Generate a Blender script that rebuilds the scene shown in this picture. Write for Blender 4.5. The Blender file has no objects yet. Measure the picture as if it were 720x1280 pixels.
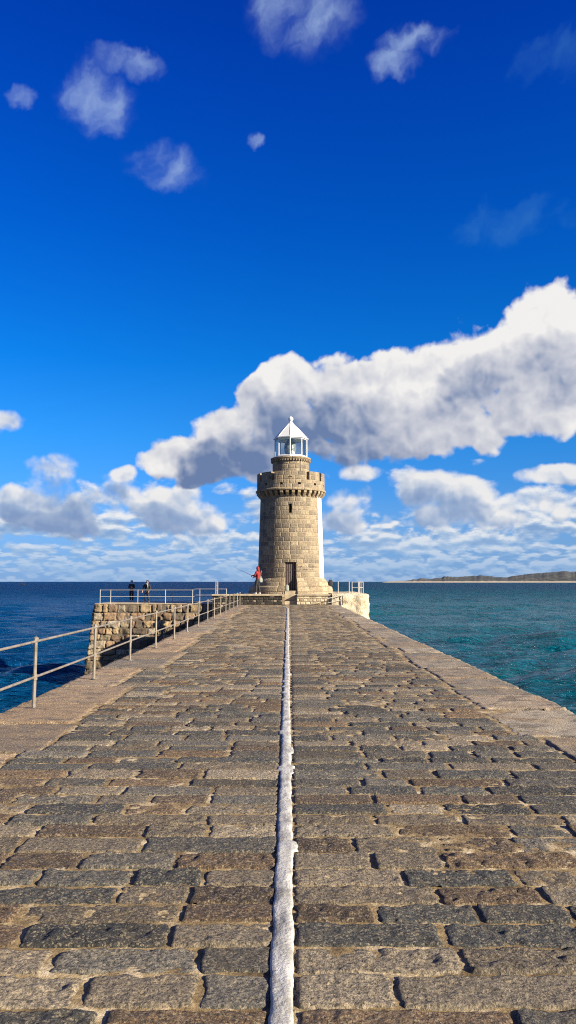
import bpy, bmesh, math, random
import numpy as np
from mathutils import Vector, Matrix

R = math.radians
rng = np.random.default_rng(11)
random.seed(11)
scene = bpy.context.scene
COL = scene.collection
EYE = 1.55            # height of the phone above the paving
SEA = -6.2            # sea level below the paving
SUN_EL = R(22.5)
SUN_AZ = math.atan2(0.86, -0.51)      # from +Y towards +X

# ------------------------------------------------------------------ objects
def link(o, parent=None):
    COL.objects.link(o)
    if parent is not None:
        o.parent = parent
    return o

def tag(o, label=None, cat=None, group=None, kind=None):
    if label: o['label'] = label
    if cat: o['category'] = cat
    if group: o['group'] = group
    if kind: o['kind'] = kind
    return o

def empty(name, loc, rz=0.0):
    o = bpy.data.objects.new(name, None)
    o.location = loc
    o.rotation_euler = (0, 0, rz)
    o.empty_display_size = 0.2
    return link(o)

def mesh_obj(name, verts, faces, m, parent=None, smooth=False):
    me = bpy.data.meshes.new(name)
    me.from_pydata([tuple(map(float, v)) for v in verts], [], [tuple(map(int, f)) for f in faces])
    me.update()
    if smooth:
        me.polygons.foreach_set('use_smooth', [True] * len(me.polygons))
    if m: me.materials.append(m)
    return link(bpy.data.objects.new(name, me), parent)

def quads_obj(name, V, Q, m, parent=None, smooth=True, cols=None, uvs=None):
    """V (n,3) and Q (m,4) numpy arrays -> one mesh object"""
    me = bpy.data.meshes.new(name)
    n, k = len(V), len(Q)
    me.vertices.add(n)
    me.vertices.foreach_set('co', np.ascontiguousarray(V, dtype=np.float32).ravel())
    me.loops.add(k * 4)
    me.loops.foreach_set('vertex_index', np.ascontiguousarray(Q, dtype=np.int32).ravel())
    me.polygons.add(k)
    me.polygons.foreach_set('loop_start', np.arange(0, k * 4, 4, dtype=np.int32))
    if smooth:
        me.polygons.foreach_set('use_smooth', np.ones(k, dtype=bool))
    me.update(calc_edges=True)
    if cols is not None:
        a = me.attributes.new('stone', 'FLOAT_COLOR', 'POINT')
        c = np.ones((n, 4), dtype=np.float32); c[:, :cols.shape[1]] = cols
        a.data.foreach_set('color', c.ravel())
    if uvs is not None:
        uv = me.uv_layers.new(name='UVMap')
        uv.data.foreach_set('uv', np.ascontiguousarray(uvs[Q.ravel()], dtype=np.float32).ravel())
    me.validate()
    if m: me.materials.append(m)
    return link(bpy.data.objects.new(name, me), parent)

class MB:
    """collects boxes, tubes and lathes and links them as ONE mesh"""
    def __init__(self):
        self.v, self.f = [], []
    def add(self, vs, fs):
        b = len(self.v)
        self.v += [tuple(v) for v in vs]
        self.f += [tuple(i + b for i in f) for f in fs]
        return self
    def box(self, x0, x1, y0, y1, z0, z1, mat=None):
        vs = [Vector(p) for p in ((x0,y0,z0),(x1,y0,z0),(x1,y1,z0),(x0,y1,z0),(x0,y0,z1),(x1,y0,z1),(x1,y1,z1),(x0,y1,z1))]
        if mat is not None: vs = [mat @ v for v in vs]
        return self.add(vs, [(3,2,1,0),(4,5,6,7),(0,1,5,4),(1,2,6,5),(2,3,7,6),(3,0,4,7)])
    def tube(self, pts, r, n=8, caps=True, r2=None):
        pts = [Vector(p) for p in pts]
        m = len(pts)
        rad = r if isinstance(r, (list, tuple)) else [r + ((r2 - r) * i / max(1, m - 1) if r2 is not None else 0) for i in range(m)]
        vs, fs = [], []
        up = None
        for i, p in enumerate(pts):
            d = (pts[min(i + 1, m - 1)] - pts[max(i - 1, 0)]).normalized()
            if up is None:
                up = Vector((0, 0, 1)) if abs(d.z) < .9 else Vector((1, 0, 0))
            a = d.cross(up).normalized(); b = a.cross(d).normalized(); up = b
            for k in range(n):
                t = 2 * math.pi * k / n
                vs.append(p + (a * math.cos(t) + b * math.sin(t)) * rad[i])
        for i in range(m - 1):
            for k in range(n):
                k2 = (k + 1) % n
                fs.append((i*n+k, i*n+k2, (i+1)*n+k2, (i+1)*n+k))
        if caps:
            fs.append(tuple(reversed(range(n)))); fs.append(tuple((m-1)*n + k for k in range(n)))
        return self.add(vs, fs)
    def lathe(self, prof, n=64, c=(0, 0, 0), a0=0.0, a1=2 * math.pi, close=False):
        full = abs(a1 - a0 - 2 * math.pi) < 1e-6
        cols = n if full else n + 1
        vs, fs = [], []
        for (r, z) in prof:
            for k in range(cols):
                t = a0 + (a1 - a0) * k / n
                vs.append((c[0] + r * math.sin(t), c[1] - r * math.cos(t), c[2] + z))
        m = len(prof)
        for i in range(m - 1 if not close else m):
            j = (i + 1) % m
            for k in range(n):
                k2 = (k + 1) % cols
                fs.append((i*cols+k, i*cols+k2, j*cols+k2, j*cols+k))
        if close and not full:
            fs.append(tuple(i*cols for i in range(m)))
            fs.append(tuple(i*cols + cols - 1 for i in reversed(range(m))))
        return self.add(vs, fs)
    def build(self, name, m, parent=None, smooth=False):
        return mesh_obj(name, self.v, self.f, m, parent, smooth)

def bevel(o, w, seg=2):
    md = o.modifiers.new('edge', 'BEVEL'); md.width = w; md.segments = seg; md.limit_method = 'ANGLE'
    return o

def smooth_angle(o, ang=35):
    bm = bmesh.new(); bm.from_mesh(o.data)
    bmesh.ops.recalc_face_normals(bm, faces=bm.faces[:])
    for f in bm.faces: f.smooth = True
    for e in bm.edges:
        if len(e.link_faces) == 2 and e.calc_face_angle(0) > R(ang): e.smooth = False
    bm.to_mesh(o.data); bm.free()
    return o

# ------------------------------------------------------------------ noise
def _hash(ix, iy, seed):
    h = (ix.astype(np.int64) * 374761393 + iy.astype(np.int64) * 668265263 + seed * 1442695041) & 0xFFFFFFFF
    h = ((h ^ (h >> 13)) * 1274126177) & 0xFFFFFFFF
    h = h ^ (h >> 16)
    return (h & 0xFFFF) / 65535.0
def vnoise(x, y, seed=0):
    ix, iy = np.floor(x), np.floor(y)
    fx, fy = x - ix, y - iy
    fx = fx * fx * fx * (fx * (fx * 6 - 15) + 10); fy = fy * fy * fy * (fy * (fy * 6 - 15) + 10)
    a, b = _hash(ix, iy, seed), _hash(ix + 1, iy, seed)
    c, d = _hash(ix, iy + 1, seed), _hash(ix + 1, iy + 1, seed)
    return (a + (b - a) * fx) * (1 - fy) + (c + (d - c) * fx) * fy - 0.5
def fbm(x, y, oct=4, seed=0, gain=.5):
    s = 0; a = 1.0
    for i in range(oct):
        s = s + a * vnoise(x * 2 ** i + 17.3 * i, y * 2 ** i - 9.1 * i, seed + i); a *= gain
    return s

# ------------------------------------------------------------------ nodes
class NT:
    def __init__(self, tree):
        self.t = tree; self.t.nodes.clear()
    def n(self, kind, **kw):
        nd = self.t.nodes.new(kind)
        for k, v in kw.items(): setattr(nd, k, v)
        return nd
    def put(self, sock, v):
        if isinstance(v, bpy.types.NodeSocket): self.t.links.new(v, sock)
        elif v is not None:
            try: sock.default_value = v
            except Exception:
                sock.default_value = (*v, 1.0) if len(v) == 3 else v[:3]
    def m(self, op, a, b=None, c=None, clamp=False):
        nd = self.n('ShaderNodeMath', operation=op, use_clamp=clamp)
        for i, v in enumerate((a, b, c)): self.put(nd.inputs[i], v)
        return nd.outputs[0]
    def v(self, op, a, b=None, c=None, out=0):
        nd = self.n('ShaderNodeVectorMath', operation=op)
        for i, x in enumerate((a, b, c)):
            if x is not None: self.put(nd.inputs[i], x)
        return nd.outputs[out]
    def dot(self, a, b): return self.v('DOT_PRODUCT', a, b, out=1)
    def scale(self, a, s):
        nd = self.n('ShaderNodeVectorMath', operation='SCALE')
        self.put(nd.inputs[0], a); self.put(nd.inputs['Scale'], s); return nd.outputs[0]
    def sep(self, a):
        nd = self.n('ShaderNodeSeparateXYZ'); self.put(nd.inputs[0], a); return nd.outputs
    def comb(self, x, y, z=0.0):
        nd = self.n('ShaderNodeCombineXYZ')
        for i, v in enumerate((x, y, z)): self.put(nd.inputs[i], v)
        return nd.outputs[0]
    def noise(self, vec, scale, detail=4, rough=.5, dist=0.0, dims='3D', color=False, lac=2.0):
        nd = self.n('ShaderNodeTexNoise', noise_dimensions=dims)
        if vec is not None: self.put(nd.inputs['Vector'], vec)
        nd.inputs['Scale'].default_value = scale; nd.inputs['Detail'].default_value = detail
        nd.inputs['Roughness'].default_value = rough; nd.inputs['Distortion'].default_value = dist
        nd.inputs['Lacunarity'].default_value = lac
        return nd.outputs['Color' if color else 'Fac']
    def vor(self, vec, scale, feature='F1', out='Distance', detail=0, rough=.5, dims='3D', rnd=1.0):
        nd = self.n('ShaderNodeTexVoronoi', feature=feature, voronoi_dimensions=dims)
        if vec is not None: self.put(nd.inputs['Vector'], vec)
        nd.inputs['Scale'].default_value = scale
        nd.inputs['Randomness'].default_value = rnd
        if 'Detail' in nd.inputs: nd.inputs['Detail'].default_value = detail; nd.inputs['Roughness'].default_value = rough
        return nd.outputs[out]
    def rng(self, v, a, b, c=0.0, d=1.0, smooth=True):
        nd = self.n('ShaderNodeMapRange', interpolation_type='SMOOTHSTEP' if smooth else 'LINEAR')
        for i, x in enumerate((v, a, b, c, d)): self.put(nd.inputs[i], x)
        return nd.outputs[0]
    def ramp(self, fac, stops, interp='LINEAR'):
        nd = self.n('ShaderNodeValToRGB'); r = nd.color_ramp; r.interpolation = interp
        while len(r.elements) < len(stops): r.elements.new(.5)
        for e, (p, c) in zip(r.elements, stops): e.position = p; e.color = (*c, 1)
        self.put(nd.inputs[0], fac); return nd.outputs[0]
    def mix(self, fac, a, b, mode='MIX'):
        nd = self.n('ShaderNodeMix', data_type='RGBA', blend_type=mode)
        self.put(nd.inputs[0], fac); self.put(nd.inputs[6], a); self.put(nd.inputs[7], b)
        return nd.outputs[2]
    def bump(self, h, strength=.5, dist=.01, normal=None):
        nd = self.n('ShaderNodeBump'); nd.inputs['Strength'].default_value = strength; nd.inputs['Distance'].default_value = dist
        self.put(nd.inputs['Height'], h)
        if normal is not None: self.put(nd.inputs['Normal'], normal)
        return nd.outputs[0]
    def coord(self, out='Object'): return self.n('ShaderNodeTexCoord').outputs[out]
    def attr(self, name, out='Color'):
        return self.n('ShaderNodeAttribute', attribute_name=name).outputs[out]

def material(name, fn):
    m = bpy.data.materials.new(name); m.use_nodes = True
    t = NT(m.node_tree)
    out = t.n('ShaderNodeOutputMaterial'); p = t.n('ShaderNodeBsdfPrincipled')
    t.t.links.new(p.outputs[0], out.inputs[0])
    fn(t, p)
    return m
# ------------------------------------------------------------------ camera
cam_d = bpy.data.cameras.new('camera'); cam = bpy.data.objects.new('camera', cam_d); link(cam)
cam.location = (0, 0, EYE)
cam.rotation_euler = (R(90 + 5.162), 0, 0)
cam_d.sensor_fit = 'VERTICAL'; cam_d.sensor_height = 36.0; cam_d.sensor_width = 36.0
cam_d.lens = 36.0 * 963 / 1280
cam_d.clip_start = 0.05; cam_d.clip_end = 60000
scene.camera = cam

# ------------------------------------------------------------------ sun and sky
sd = bpy.data.lights.new('sun', 'SUN'); sun = bpy.data.objects.new('sun', sd); link(sun)
sd.energy = 5.0; sd.angle = R(0.53); sd.color = (1.0, 0.88, 0.69)
to_sun = Vector((math.sin(SUN_AZ) * math.cos(SUN_EL), math.cos(SUN_AZ) * math.cos(SUN_EL), math.sin(SUN_EL)))
sun.rotation_euler = to_sun.to_track_quat('Z', 'Y').to_euler()
sun.location = (30, -20, 30)

world = bpy.data.worlds.new('World'); scene.world = world; world.use_nodes = True
world.cycles.sampling_method = 'MANUAL'; world.cycles.sample_map_resolution = 512
t = NT(world.node_tree)
sky = t.n('ShaderNodeTexSky', sky_type='NISHITA', sun_disc=False)
sky.sun_elevation = SUN_EL; sky.sun_rotation = SUN_AZ
sky.air_density = 1.0; sky.dust_density = 0.3; sky.ozone_density = 3.0; sky.altitude = 0

d = t.v('NORMALIZE', t.coord('Generated'))
dx, dy, dz = t.sep(d)
az = t.m('ARCTAN2', dx, dy); el = t.m('ARCSINE', dz)
P = t.comb(az, el, 0.0)
# deeper, purer blue overhead, paler towards the horizon
gm = t.n('ShaderNodeGamma'); t.put(gm.inputs[0], sky.outputs[0]); gm.inputs[1].default_value = 1.0
tint = t.ramp(t.m('DIVIDE', el, R(42)), [(0.0, (0.30, 0.54, 1.45)), (0.1, (0.34, 0.74, 1.5)), (0.25, (0.14, 0.82, 1.62)), (0.38, (0.03, 0.74, 1.66)), (0.6, (0.008, 0.56, 1.72)), (0.8, (0.006, 0.42, 1.72)), (1.0, (0.006, 0.31, 1.62))])
base = t.mix(1.0, gm.outputs[0], tint, 'MULTIPLY')

def blobs(p, L, k=0.35):
    acc = None
    for (a, e, ra, re) in L:
        sx, sy = 1 / R(ra), 1 / R(re)
        q = t.v('MULTIPLY_ADD', p, (sx, sy, 0), (-R(a) * sx, -R(e) * sy, 0))
        r2 = t.dot(q, q)
        if acc is None: acc = r2
        else: acc = t.m('SMOOTH_MIN', acc, r2, k)
    return t.m('MAXIMUM', t.m('SUBTRACT', 1.0, acc), -1.6)

BANK = [(19.6, 16.6, 5.2, 4.0), (16.27, 15.2, 5.2, 3.6), (12.83, 14.0, 4.9, 3.2), (8.6, 14.0, 4.9, 3.3), (3.63, 14.2, 4.3, 2.9), (0.6, 14.6, 2.7, 2.3), (-1.9, 12.4, 3.2, 2.6), (-4.4, 11.2, 3.0, 2.3), (-7.1, 9.0, 3.6, 1.9), (2.0, 10.9, 6.8, 2.9), (11.0, 11.5, 8.0, 2.4), (18.5, 13.1, 5.6, 2.7), (-2.4, 8.8, 5.0, 1.7), (14.3, 12.3, 3.6, 2.4), (4.5, 12.6, 3.6, 2.4)]
LOW = [(-14.5, 5.0, 9.0, 1.6), (14.5, 4.9, 9.0, 1.4), (-16.05, 7.2, 3.2, 1.9), (-14.91, 5.85, 5.0, 1.9), (-12.6, 6.0, 3.2, 1.5), (-12.3, 7.8, 1.1, .8), (-19.6, 5.4, 3.2, 1.5), (-9.0, 5.6, 4.6, 1.6), (-7.13, 4.65, 3.6, 1.3), (-12.9, 4.16, 8.5, 1.3), (-20.6, 10.9, 1.5, 1.1), (9.5, 6.5, 3.6, 1.6), (13.62, 6.0, 2.4, 1.4), (20.6, 7.4, 3.6, .8), (5.2, 8.0, 2.0, .9), (17.6, 5.38, 2.6, 1.2), (14.61, 4.7, 6.2, 1.0), (4.77, 6.03, 3.4, 1.5), (2.28, 7.9, 1.6, 1.3), (2.39, 4.56, 4.2, 1.2)]
WISP = [(-14.86, 32.3, 2.4, 1.6), (-12.3, 34.8, 2.2, .8), (-9.38, 28.9, 2.6, 1.2), (1.2, 38.5, 3.6, 2.3), (10.2, 36.2, 2.4, .8), (8.4, 35.0, 1.6, .9), (-2.6, 31.1, 0.6, 0.5), (-20.2, 31.6, .9, 0.45)]
VEIL = [(16.82, 24.8, 3.69, 1.43), (21, 34, 3, 1.5)]

warp = t.scale(t.v('SUBTRACT', t.noise(P, 22, 2, .55, color=True, dims='2D'), (.5, .5, .5)), R(2.2))
def lumps(p, dv=1.5, dn=6):
    """billowy relief: round heads over a fractal"""
    big = t.vor(t.v('ADD', p, warp), 19, 'F1', detail=dv, rough=.55, dims='2D')
    f = t.noise(p, 11, dn, .52, dims='2D')
    return t.m('ADD', t.m('MULTIPLY', t.m('SUBTRACT', .42, big), .95), t.m('MULTIPLY', t.m('SUBTRACT', f, .5), 3.4))
UP1 = t.v('ADD', P, (R(.22), R(.50), 0)); UP2 = t.v('ADD', P, (R(.3), R(1.3), 0)); UP3 = t.v('ADD', P, (R(.9), R(2.9), 0))
l0 = lumps(P); l1 = lumps(UP1, 1.3, 4)
fi = t.m('SUBTRACT', lumps(P, 1.3, 4), l1)

out = base
# low, wide field of small clouds receding to the horizon: three bands of shrinking size
def field(shift):
    acc = None
    for (lo0, lo1, hi0, hi1, sx, sy) in ((4.0, 6.4, 30, 40, 8, 15), (1.7, 3.2, 4.0, 6.4, 15, 32), (-9, -8, 1.7, 3.2, 24, 78)):
        q = t.v('MULTIPLY', t.comb(az, t.m('ADD', el, shift), 0.0), (sx, sy, 0))
        n1 = t.noise(q, 1.0, 6, .58, .2, dims='2D')
        v1 = t.vor(q, 1.9, 'F1', detail=1.2, rough=.55, dims='2D')
        n1 = t.m('ADD', n1, t.m('MULTIPLY', t.m('SUBTRACT', .42, v1), .26))
        w = t.m('MULTIPLY', t.rng(el, R(lo0), R(lo1)), t.rng(el, R(hi1), R(hi0)))
        n1 = t.m('MULTIPLY', n1, w)
        acc = n1 if acc is None else t.m('ADD', acc, n1)
    return acc
f0 = field(0.0); f1 = field(0.0055)
thr = t.m('ADD', t.rng(el, R(3.5), R(10.5), 0.285, 0.55, smooth=False), t.rng(el, R(8.5), R(13), 0, .6, smooth=False))
fa = t.rng(t.m('SUBTRACT', f0, thr), 0.0, 0.17)
fl = t.m('ADD', t.m('MULTIPLY_ADD', t.m('SUBTRACT', f0, f1), 2.6, .80), t.m('MULTIPLY', t.m('SUBTRACT', f1, thr), -1.2), clamp=True)
fcol = t.ramp(fl, [(0.0, (2.2, 3.6, 6.1)), (.4, (3.4, 4.8, 7.0)), (.7, (5.6, 6.5, 7.8)), (1.0, (8.8, 8.8, 8.8))])
fcol = t.mix(t.rng(el, R(.3), R(5.0), .75, 0), fcol, (3.6, 5.4, 7.8, 1))
fade = t.rng(el, 0.0, R(3.5), .55, .92)
out = t.mix(t.rng(el, 0.0, R(7.5), .55, 0), out, (2.6, 4.7, 7.9, 1))
out = t.mix(t.m('MULTIPLY', fa, fade), out, fcol)

gl = t.noise(P, 9, 3, .5, dims='2D')
def cumulus(L, gain, edge, c1, c2, stops, opacity):
    global out
    bias = .22 if L is BANK else 0.0
    B0 = t.m('MULTIPLY_ADD', blobs(P, L), gain, bias); B2 = t.m('MULTIPLY_ADD', blobs(UP3 if L is BANK else UP2, L), gain, bias)
    D0 = t.m('ADD', B0, l0)
    D1 = t.m('ADD', t.m('MULTIPLY_ADD', t.m('SUBTRACT', B2, B0), .19 if L is BANK else .4, B0), l1)
    D2 = t.m('ADD', B2, t.m('MULTIPLY', l1, .5))
    dep = t.m('ADD', t.m('MULTIPLY', t.m('MAXIMUM', D1, 0.0), c1), t.m('MULTIPLY', t.m('MAXIMUM', D2, 0.0), c2))
    li = t.m('ADD', t.m('ADD', t.m('MULTIPLY', t.m('SUBTRACT', gl, .47), .85), t.m('MULTIPLY', az, .35)), t.m('EXPONENT', t.m('MULTIPLY', dep, -1.0)), 0.0)
    li = t.m('ADD', li, t.m('MULTIPLY', fi, .36 if L is BANK else .38))
    li = t.m('ADD', li, t.m('MULTIPLY_ADD', az, .75, -.10), clamp=True) if L is BANK else t.m('ADD', li, -.02, clamp=True)
    out = t.mix(t.m('MULTIPLY', t.rng(D0, -.12, edge), opacity), out, t.ramp(li, stops))
cumulus(LOW, 1.0, .62, .5, .95, [(0.0, (2.2, 3.2, 5.4)), (.35, (3.4, 4.4, 6.3)), (.65, (5.7, 6.3, 7.4)), (1.0, (8.6, 8.5, 8.4))], .95)
cumulus(BANK, 1.35, .40, .22, 1.05, [(0.0, (1.5, 2.2, 4.0)), (.2, (2.9, 3.5, 5.0)), (.42, (4.9, 5.2, 6.2)), (.7, (6.8, 6.9, 7.4)), (1.0, (8.9, 8.75, 8.6))], 1.0)
# high wisps
Pw = t.v('ADD', P, t.scale(t.v('SUBTRACT', t.noise(P, 20, 4, .55, color=True, dims='2D'), (.5, .5, .5)), R(2.4)))
rot = t.n('ShaderNodeVectorRotate', rotation_type='Z_AXIS'); t.put(rot.inputs[0], Pw); rot.inputs['Angle'].default_value = R(-32)
wn = t.noise(t.v('MULTIPLY', rot.outputs[0], (.7, 1.15, 1)), 24, 5, .52, dims='2D')
wn = t.m('MULTIPLY', t.m('SUBTRACT', wn, .5), 4.0)
wb = blobs(Pw, WISP)
out = t.mix(t.m('MULTIPLY', t.rng(wn, -1.1, 1.6, .05, .66), t.m('POWER', t.rng(t.m('ADD', wb, t.m('MULTIPLY', wn, .28)), -1.2, 1.15), 1.4)), out, (4.2, 5.7, 8.2, 1))
vb = blobs(Pw, VEIL)
out = t.mix(t.m('MULTIPLY', t.rng(t.m('ADD', vb, wn), -.6, 2.2, 0, .22), t.rng(vb, -1.5, -.3)), out, (.9, 3.2, 6.0, 1))
# unseen grey cloud added overhead and behind the viewer for a neutral, lower fill
cv = t.rng(t.noise(d, 2.6, 5, .6), .44, .58)
away = t.m('MAXIMUM', t.rng(el, R(44), R(60)), t.rng(t.m('ABSOLUTE', az), R(38), R(62)))
out = t.mix(t.m('MULTIPLY', t.m('MULTIPLY', cv, away), .85), out, (2.1, 2.1, 2.15, 1))
bg = t.n('ShaderNodeBackground'); t.put(bg.inputs[0], t.mix(1.0, out, (.80, .80, .80, 1), 'MULTIPLY')); bg.inputs[1].default_value = 0.05
wo = t.n('ShaderNodeOutputWorld'); t.t.links.new(bg.outputs[0], wo.inputs[0])

scene.cycles.use_denoising = False; scene.cycles.use_adaptive_sampling = False
scene.cycles.pixel_filter_type = 'BLACKMAN_HARRIS'; scene.cycles.filter_width = 1.1
vs = scene.view_settings
vs.view_transform = 'Standard'; vs.look = 'None'; vs.exposure = 1.32; vs.gamma = 1.0; vs.use_curve_mapping = False
# ------------------------------------------------------------------ materials
def sett_mat(t, p):
    c = t.coord()
    base = t.attr('stone')
    g1 = t.noise(c, 55, 6, .62)
    g2 = t.noise(c, 17, 5, .6)
    big = t.noise(c, 1.1, 4, .55)
    col = t.mix(1.0, base, t.ramp(g1, [(.30, (.28, .27, .26)), (.5, (1, 1, 1)), (.68, (2.1, 1.95, 1.7))]), 'MULTIPLY')
    cry = t.vor(c, 115, 'F1', out='Color')
    cr = t.sep(cry)[0]
    col = t.mix(t.m('MULTIPLY', t.rng(cr, .78, .88), .6), col, (.40, .335, .235, 1))
    col = t.mix(t.m('MULTIPLY', t.rng(cr, .2, .1), .6), col, (.02, .021, .022, 1))
    col = t.mix(t.m('MULTIPLY', t.rng(g2, .54, .70), .28), col, (.24, .185, .11, 1))
    col = t.mix(t.m('MULTIPLY', t.rng(big, .52, .68), .3), col, (.20, .145, .08, 1))
    col = t.mix(1.0, col, (.80, .79, .76, 1), 'MULTIPLY')
    t.put(p.inputs['Base Color'], col)
    t.put(p.inputs['Roughness'], t.rng(g2, .3, .7, .62, .85))
    p.inputs['Specular IOR Level'].default_value = .35
    h = t.m('ADD', t.m('MULTIPLY', t.noise(c, 38, 8, .68), 1.0), t.m('MULTIPLY', t.noise(c, 120, 4, .6), .35))
    t.put(p.inputs['Normal'], t.bump(h, 1.0, .030))
SETT = material('granite setts', sett_mat)

def mortar_mat(t, p):
    c = t.coord()
    a = t.noise(c, 6, 6, .6); b = t.noise(c, 60, 6, .65)
    col = t.ramp(a, [(.3, (.06, .042, .02)), (.41, (.16, .11, .048)), (.52, (.28, .205, .10)), (.60, (.44, .355, .22)), (.7, (.58, .50, .37))])
    col = t.mix(1.0, col, t.ramp(b, [(.3, (.45, .45, .45)), (.6, (1.15, 1.12, 1.05))]), 'MULTIPLY')
    t.put(p.inputs['Base Color'], col); p.inputs['Roughness'].default_value = .9
    t.put(p.inputs['Normal'], t.bump(b, .9, .01))
MORTAR = material('ochre lime mortar', mortar_mat)

def coping_mat(t, p):
    c = t.coord()
    base = t.attr('stone')
    a = t.noise(c, 1.4, 5, .6); b = t.noise(c, 70, 6, .68); s = t.noise(t.v('MULTIPLY', c, (1.2, 2.6, 1)), 2.1, 5, .6)
    col = t.mix(1.0, base, t.ramp(b, [(.28, (.28, .27, .26)), (.5, (1, 1, 1)), (.68, (1.9, 1.8, 1.6))]), 'MULTIPLY')
    col = t.mix(t.m('MULTIPLY', t.rng(s, .50, .60), .8), col, (.085, .066, .05, 1))
    col = t.mix(t.m('MULTIPLY', t.rng(a, .48, .62), .45), col, (.30, .205, .11, 1))
    cr = t.sep(t.vor(c, 95, 'F1', out='Color'))[0]
    col = t.mix(t.m('MULTIPLY', t.rng(cr, .82, .92), .5), col, (.5, .44, .34, 1))
    t.put(p.inputs['Base Color'], col); p.inputs['Roughness'].default_value = .82
    t.put(p.inputs['Normal'], t.bump(t.m('ADD', b, t.m('MULTIPLY', a, .6)), 1.0, .028))
COPING = material('coping stone', coping_mat)

def line_mat(t, p):
    c = t.coord()
    a = t.noise(t.v('MULTIPLY', c, (1, .35, 1)), 14, 5, .6); b = t.noise(c, 60, 5, .6)
    col = t.ramp(a, [(.3, (.20, .19, .165)), (.45, (.36, .35, .315)), (.62, (.53, .52, .475))])
    col = t.mix(t.m('MULTIPLY', t.rng(b, .66, .74), .7), col, (.2, .18, .15, 1))
    t.put(p.inputs['Base Color'], col); p.inputs['Roughness'].default_value = .5
    t.put(p.inputs['Normal'], t.bump(t.m('ADD', t.m('MULTIPLY', a, .6), b), .7, .012))
LINE = material('weathered white paint', line_mat)

def blocks(t, uv, w, h, gap=.012, wob=.012, seed=0.0):
    """coursed ashlar: returns per-block random colour, joint mask (1 in the joint), course tint"""
    wv = t.scale(t.v('SUBTRACT', t.noise(uv, 5.5, 4, .6, color=True), (.5, .5, .5)), wob * 4)
    u, v, _ = t.sep(t.v('ADD', uv, wv))
    row = t.m('FLOOR', t.m('DIVIDE', v, h))
    rn = t.n('ShaderNodeTexWhiteNoise', noise_dimensions='1D'); t.put(rn.inputs['W'], t.m('ADD', row, seed))
    ww = t.m('MULTIPLY_ADD', rn.outputs[0], w * .5, w * .75)
    uu = t.m('ADD', t.m('DIVIDE', u, ww), t.m('MULTIPLY', rn.outputs[0], 37.7))
    colid = t.m('FLOOR', uu)
    wn = t.n('ShaderNodeTexWhiteNoise', noise_dimensions='2D'); t.put(wn.inputs[0], t.comb(colid, row))
    fu = t.m('MULTIPLY', t.m('FRACT', uu), ww); fv = t.m('MULTIPLY', t.m('FRACT', t.m('DIVIDE', v, h)), h)
    du = t.m('MINIMUM', fu, t.m('SUBTRACT', ww, fu)); dv = t.m('MINIMUM', fv, t.m('SUBTRACT', h, fv))
    d = t.m('MINIMUM', du, dv)
    return wn.outputs, t.rng(d, gap * .6, gap * 1.8, 1, 0), d

def ashlar_fn(w, h, stops, joint, gap=.02, rough=.4, uvmap=True, stain=(.05, .04, .03), wob=.014):
    def fn(t, p):
        c = t.coord()
        uv = t.coord('UV') if uvmap else c
        (rv, rc), j, d = blocks(t, uv, w, h, gap, wob)
        a = t.noise(t.v('MULTIPLY', c, (1.5, 1.5, .3)), 1.3, 6, .65); b = t.noise(c, 8, 6, .68)
        col = t.ramp(rv, stops)
        col = t.mix(1.0, col, t.ramp(b, [(.28, (.42, .41, .40)), (.5, (1, 1, 1)), (.70, (1.5, 1.42, 1.28))]), 'MULTIPLY')
        col = t.mix(t.m('MULTIPLY', t.rng(a, .52, .72), rough), col, (*stain, 1))
        col = t.mix(t.m('MULTIPLY', j, .9), col, (*joint, 1))
        t.put(p.inputs['Base Color'], col); p.inputs['Roughness'].default_value = .85
        hgt = t.m('ADD', t.rng(d, 0, .05, 0, 1), t.m('MULTIPLY', t.noise(c, 9, 6, .65), 1.1))
        t.put(p.inputs['Normal'], t.bump(hgt, .9, .035))
    return fn
TOWER = material('warm granite ashlar', ashlar_fn(.50, .315, [(0, (.14, .113, .082)), (.2, (.185, .148, .100)), (.5, (.24, .19, .122)), (.8, (.28, .226, .150)), (.93, (.175, .143, .104)), (1, (.12, .10, .076))], (.30, .252, .175), gap=.015, rough=.65))
SMOOTHST = material('dressed granite', ashlar_fn(.9, .45, [(0, (.19, .148, .094)), (.5, (.28, .222, .142)), (1, (.34, .276, .186))], (.22, .175, .115), gap=.012))
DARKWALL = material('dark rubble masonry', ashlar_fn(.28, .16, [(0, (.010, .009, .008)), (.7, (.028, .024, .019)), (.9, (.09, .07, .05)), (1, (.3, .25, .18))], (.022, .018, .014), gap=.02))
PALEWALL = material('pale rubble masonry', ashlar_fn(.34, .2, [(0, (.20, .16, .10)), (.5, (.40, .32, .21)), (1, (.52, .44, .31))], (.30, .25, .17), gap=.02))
PIERW = material('pier wall masonry', ashlar_fn(1.3, .55, [(0, (.10, .085, .065)), (.5, (.2, .16, .11)), (1, (.28, .23, .16))], (.09, .075, .055), gap=.025))

def rubble_mat(t, p):
    c = t.coord(); base = t.attr('stone')
    b = t.noise(c, 9, 7, .65); a = t.noise(c, 2.5, 5, .6)
    col = t.mix(1.0, base, t.ramp(b, [(.25, (.35, .33, .32)), (.5, (1, 1, 1)), (.75, (1.5, 1.42, 1.3))]), 'MULTIPLY')
    col = t.mix(t.m('MULTIPLY', t.rng(a, .58, .7), .5), col, (.20, .085, .035, 1))
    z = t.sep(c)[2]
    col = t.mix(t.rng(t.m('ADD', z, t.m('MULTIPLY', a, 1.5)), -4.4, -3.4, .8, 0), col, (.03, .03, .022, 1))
    t.put(p.inputs['Base Color'], col); p.inputs['Roughness'].default_value = .85
    t.put(p.inputs['Normal'], t.bump(b, .9, .06))
RUBBLE = material('rough quarry blocks', rubble_mat)

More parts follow.
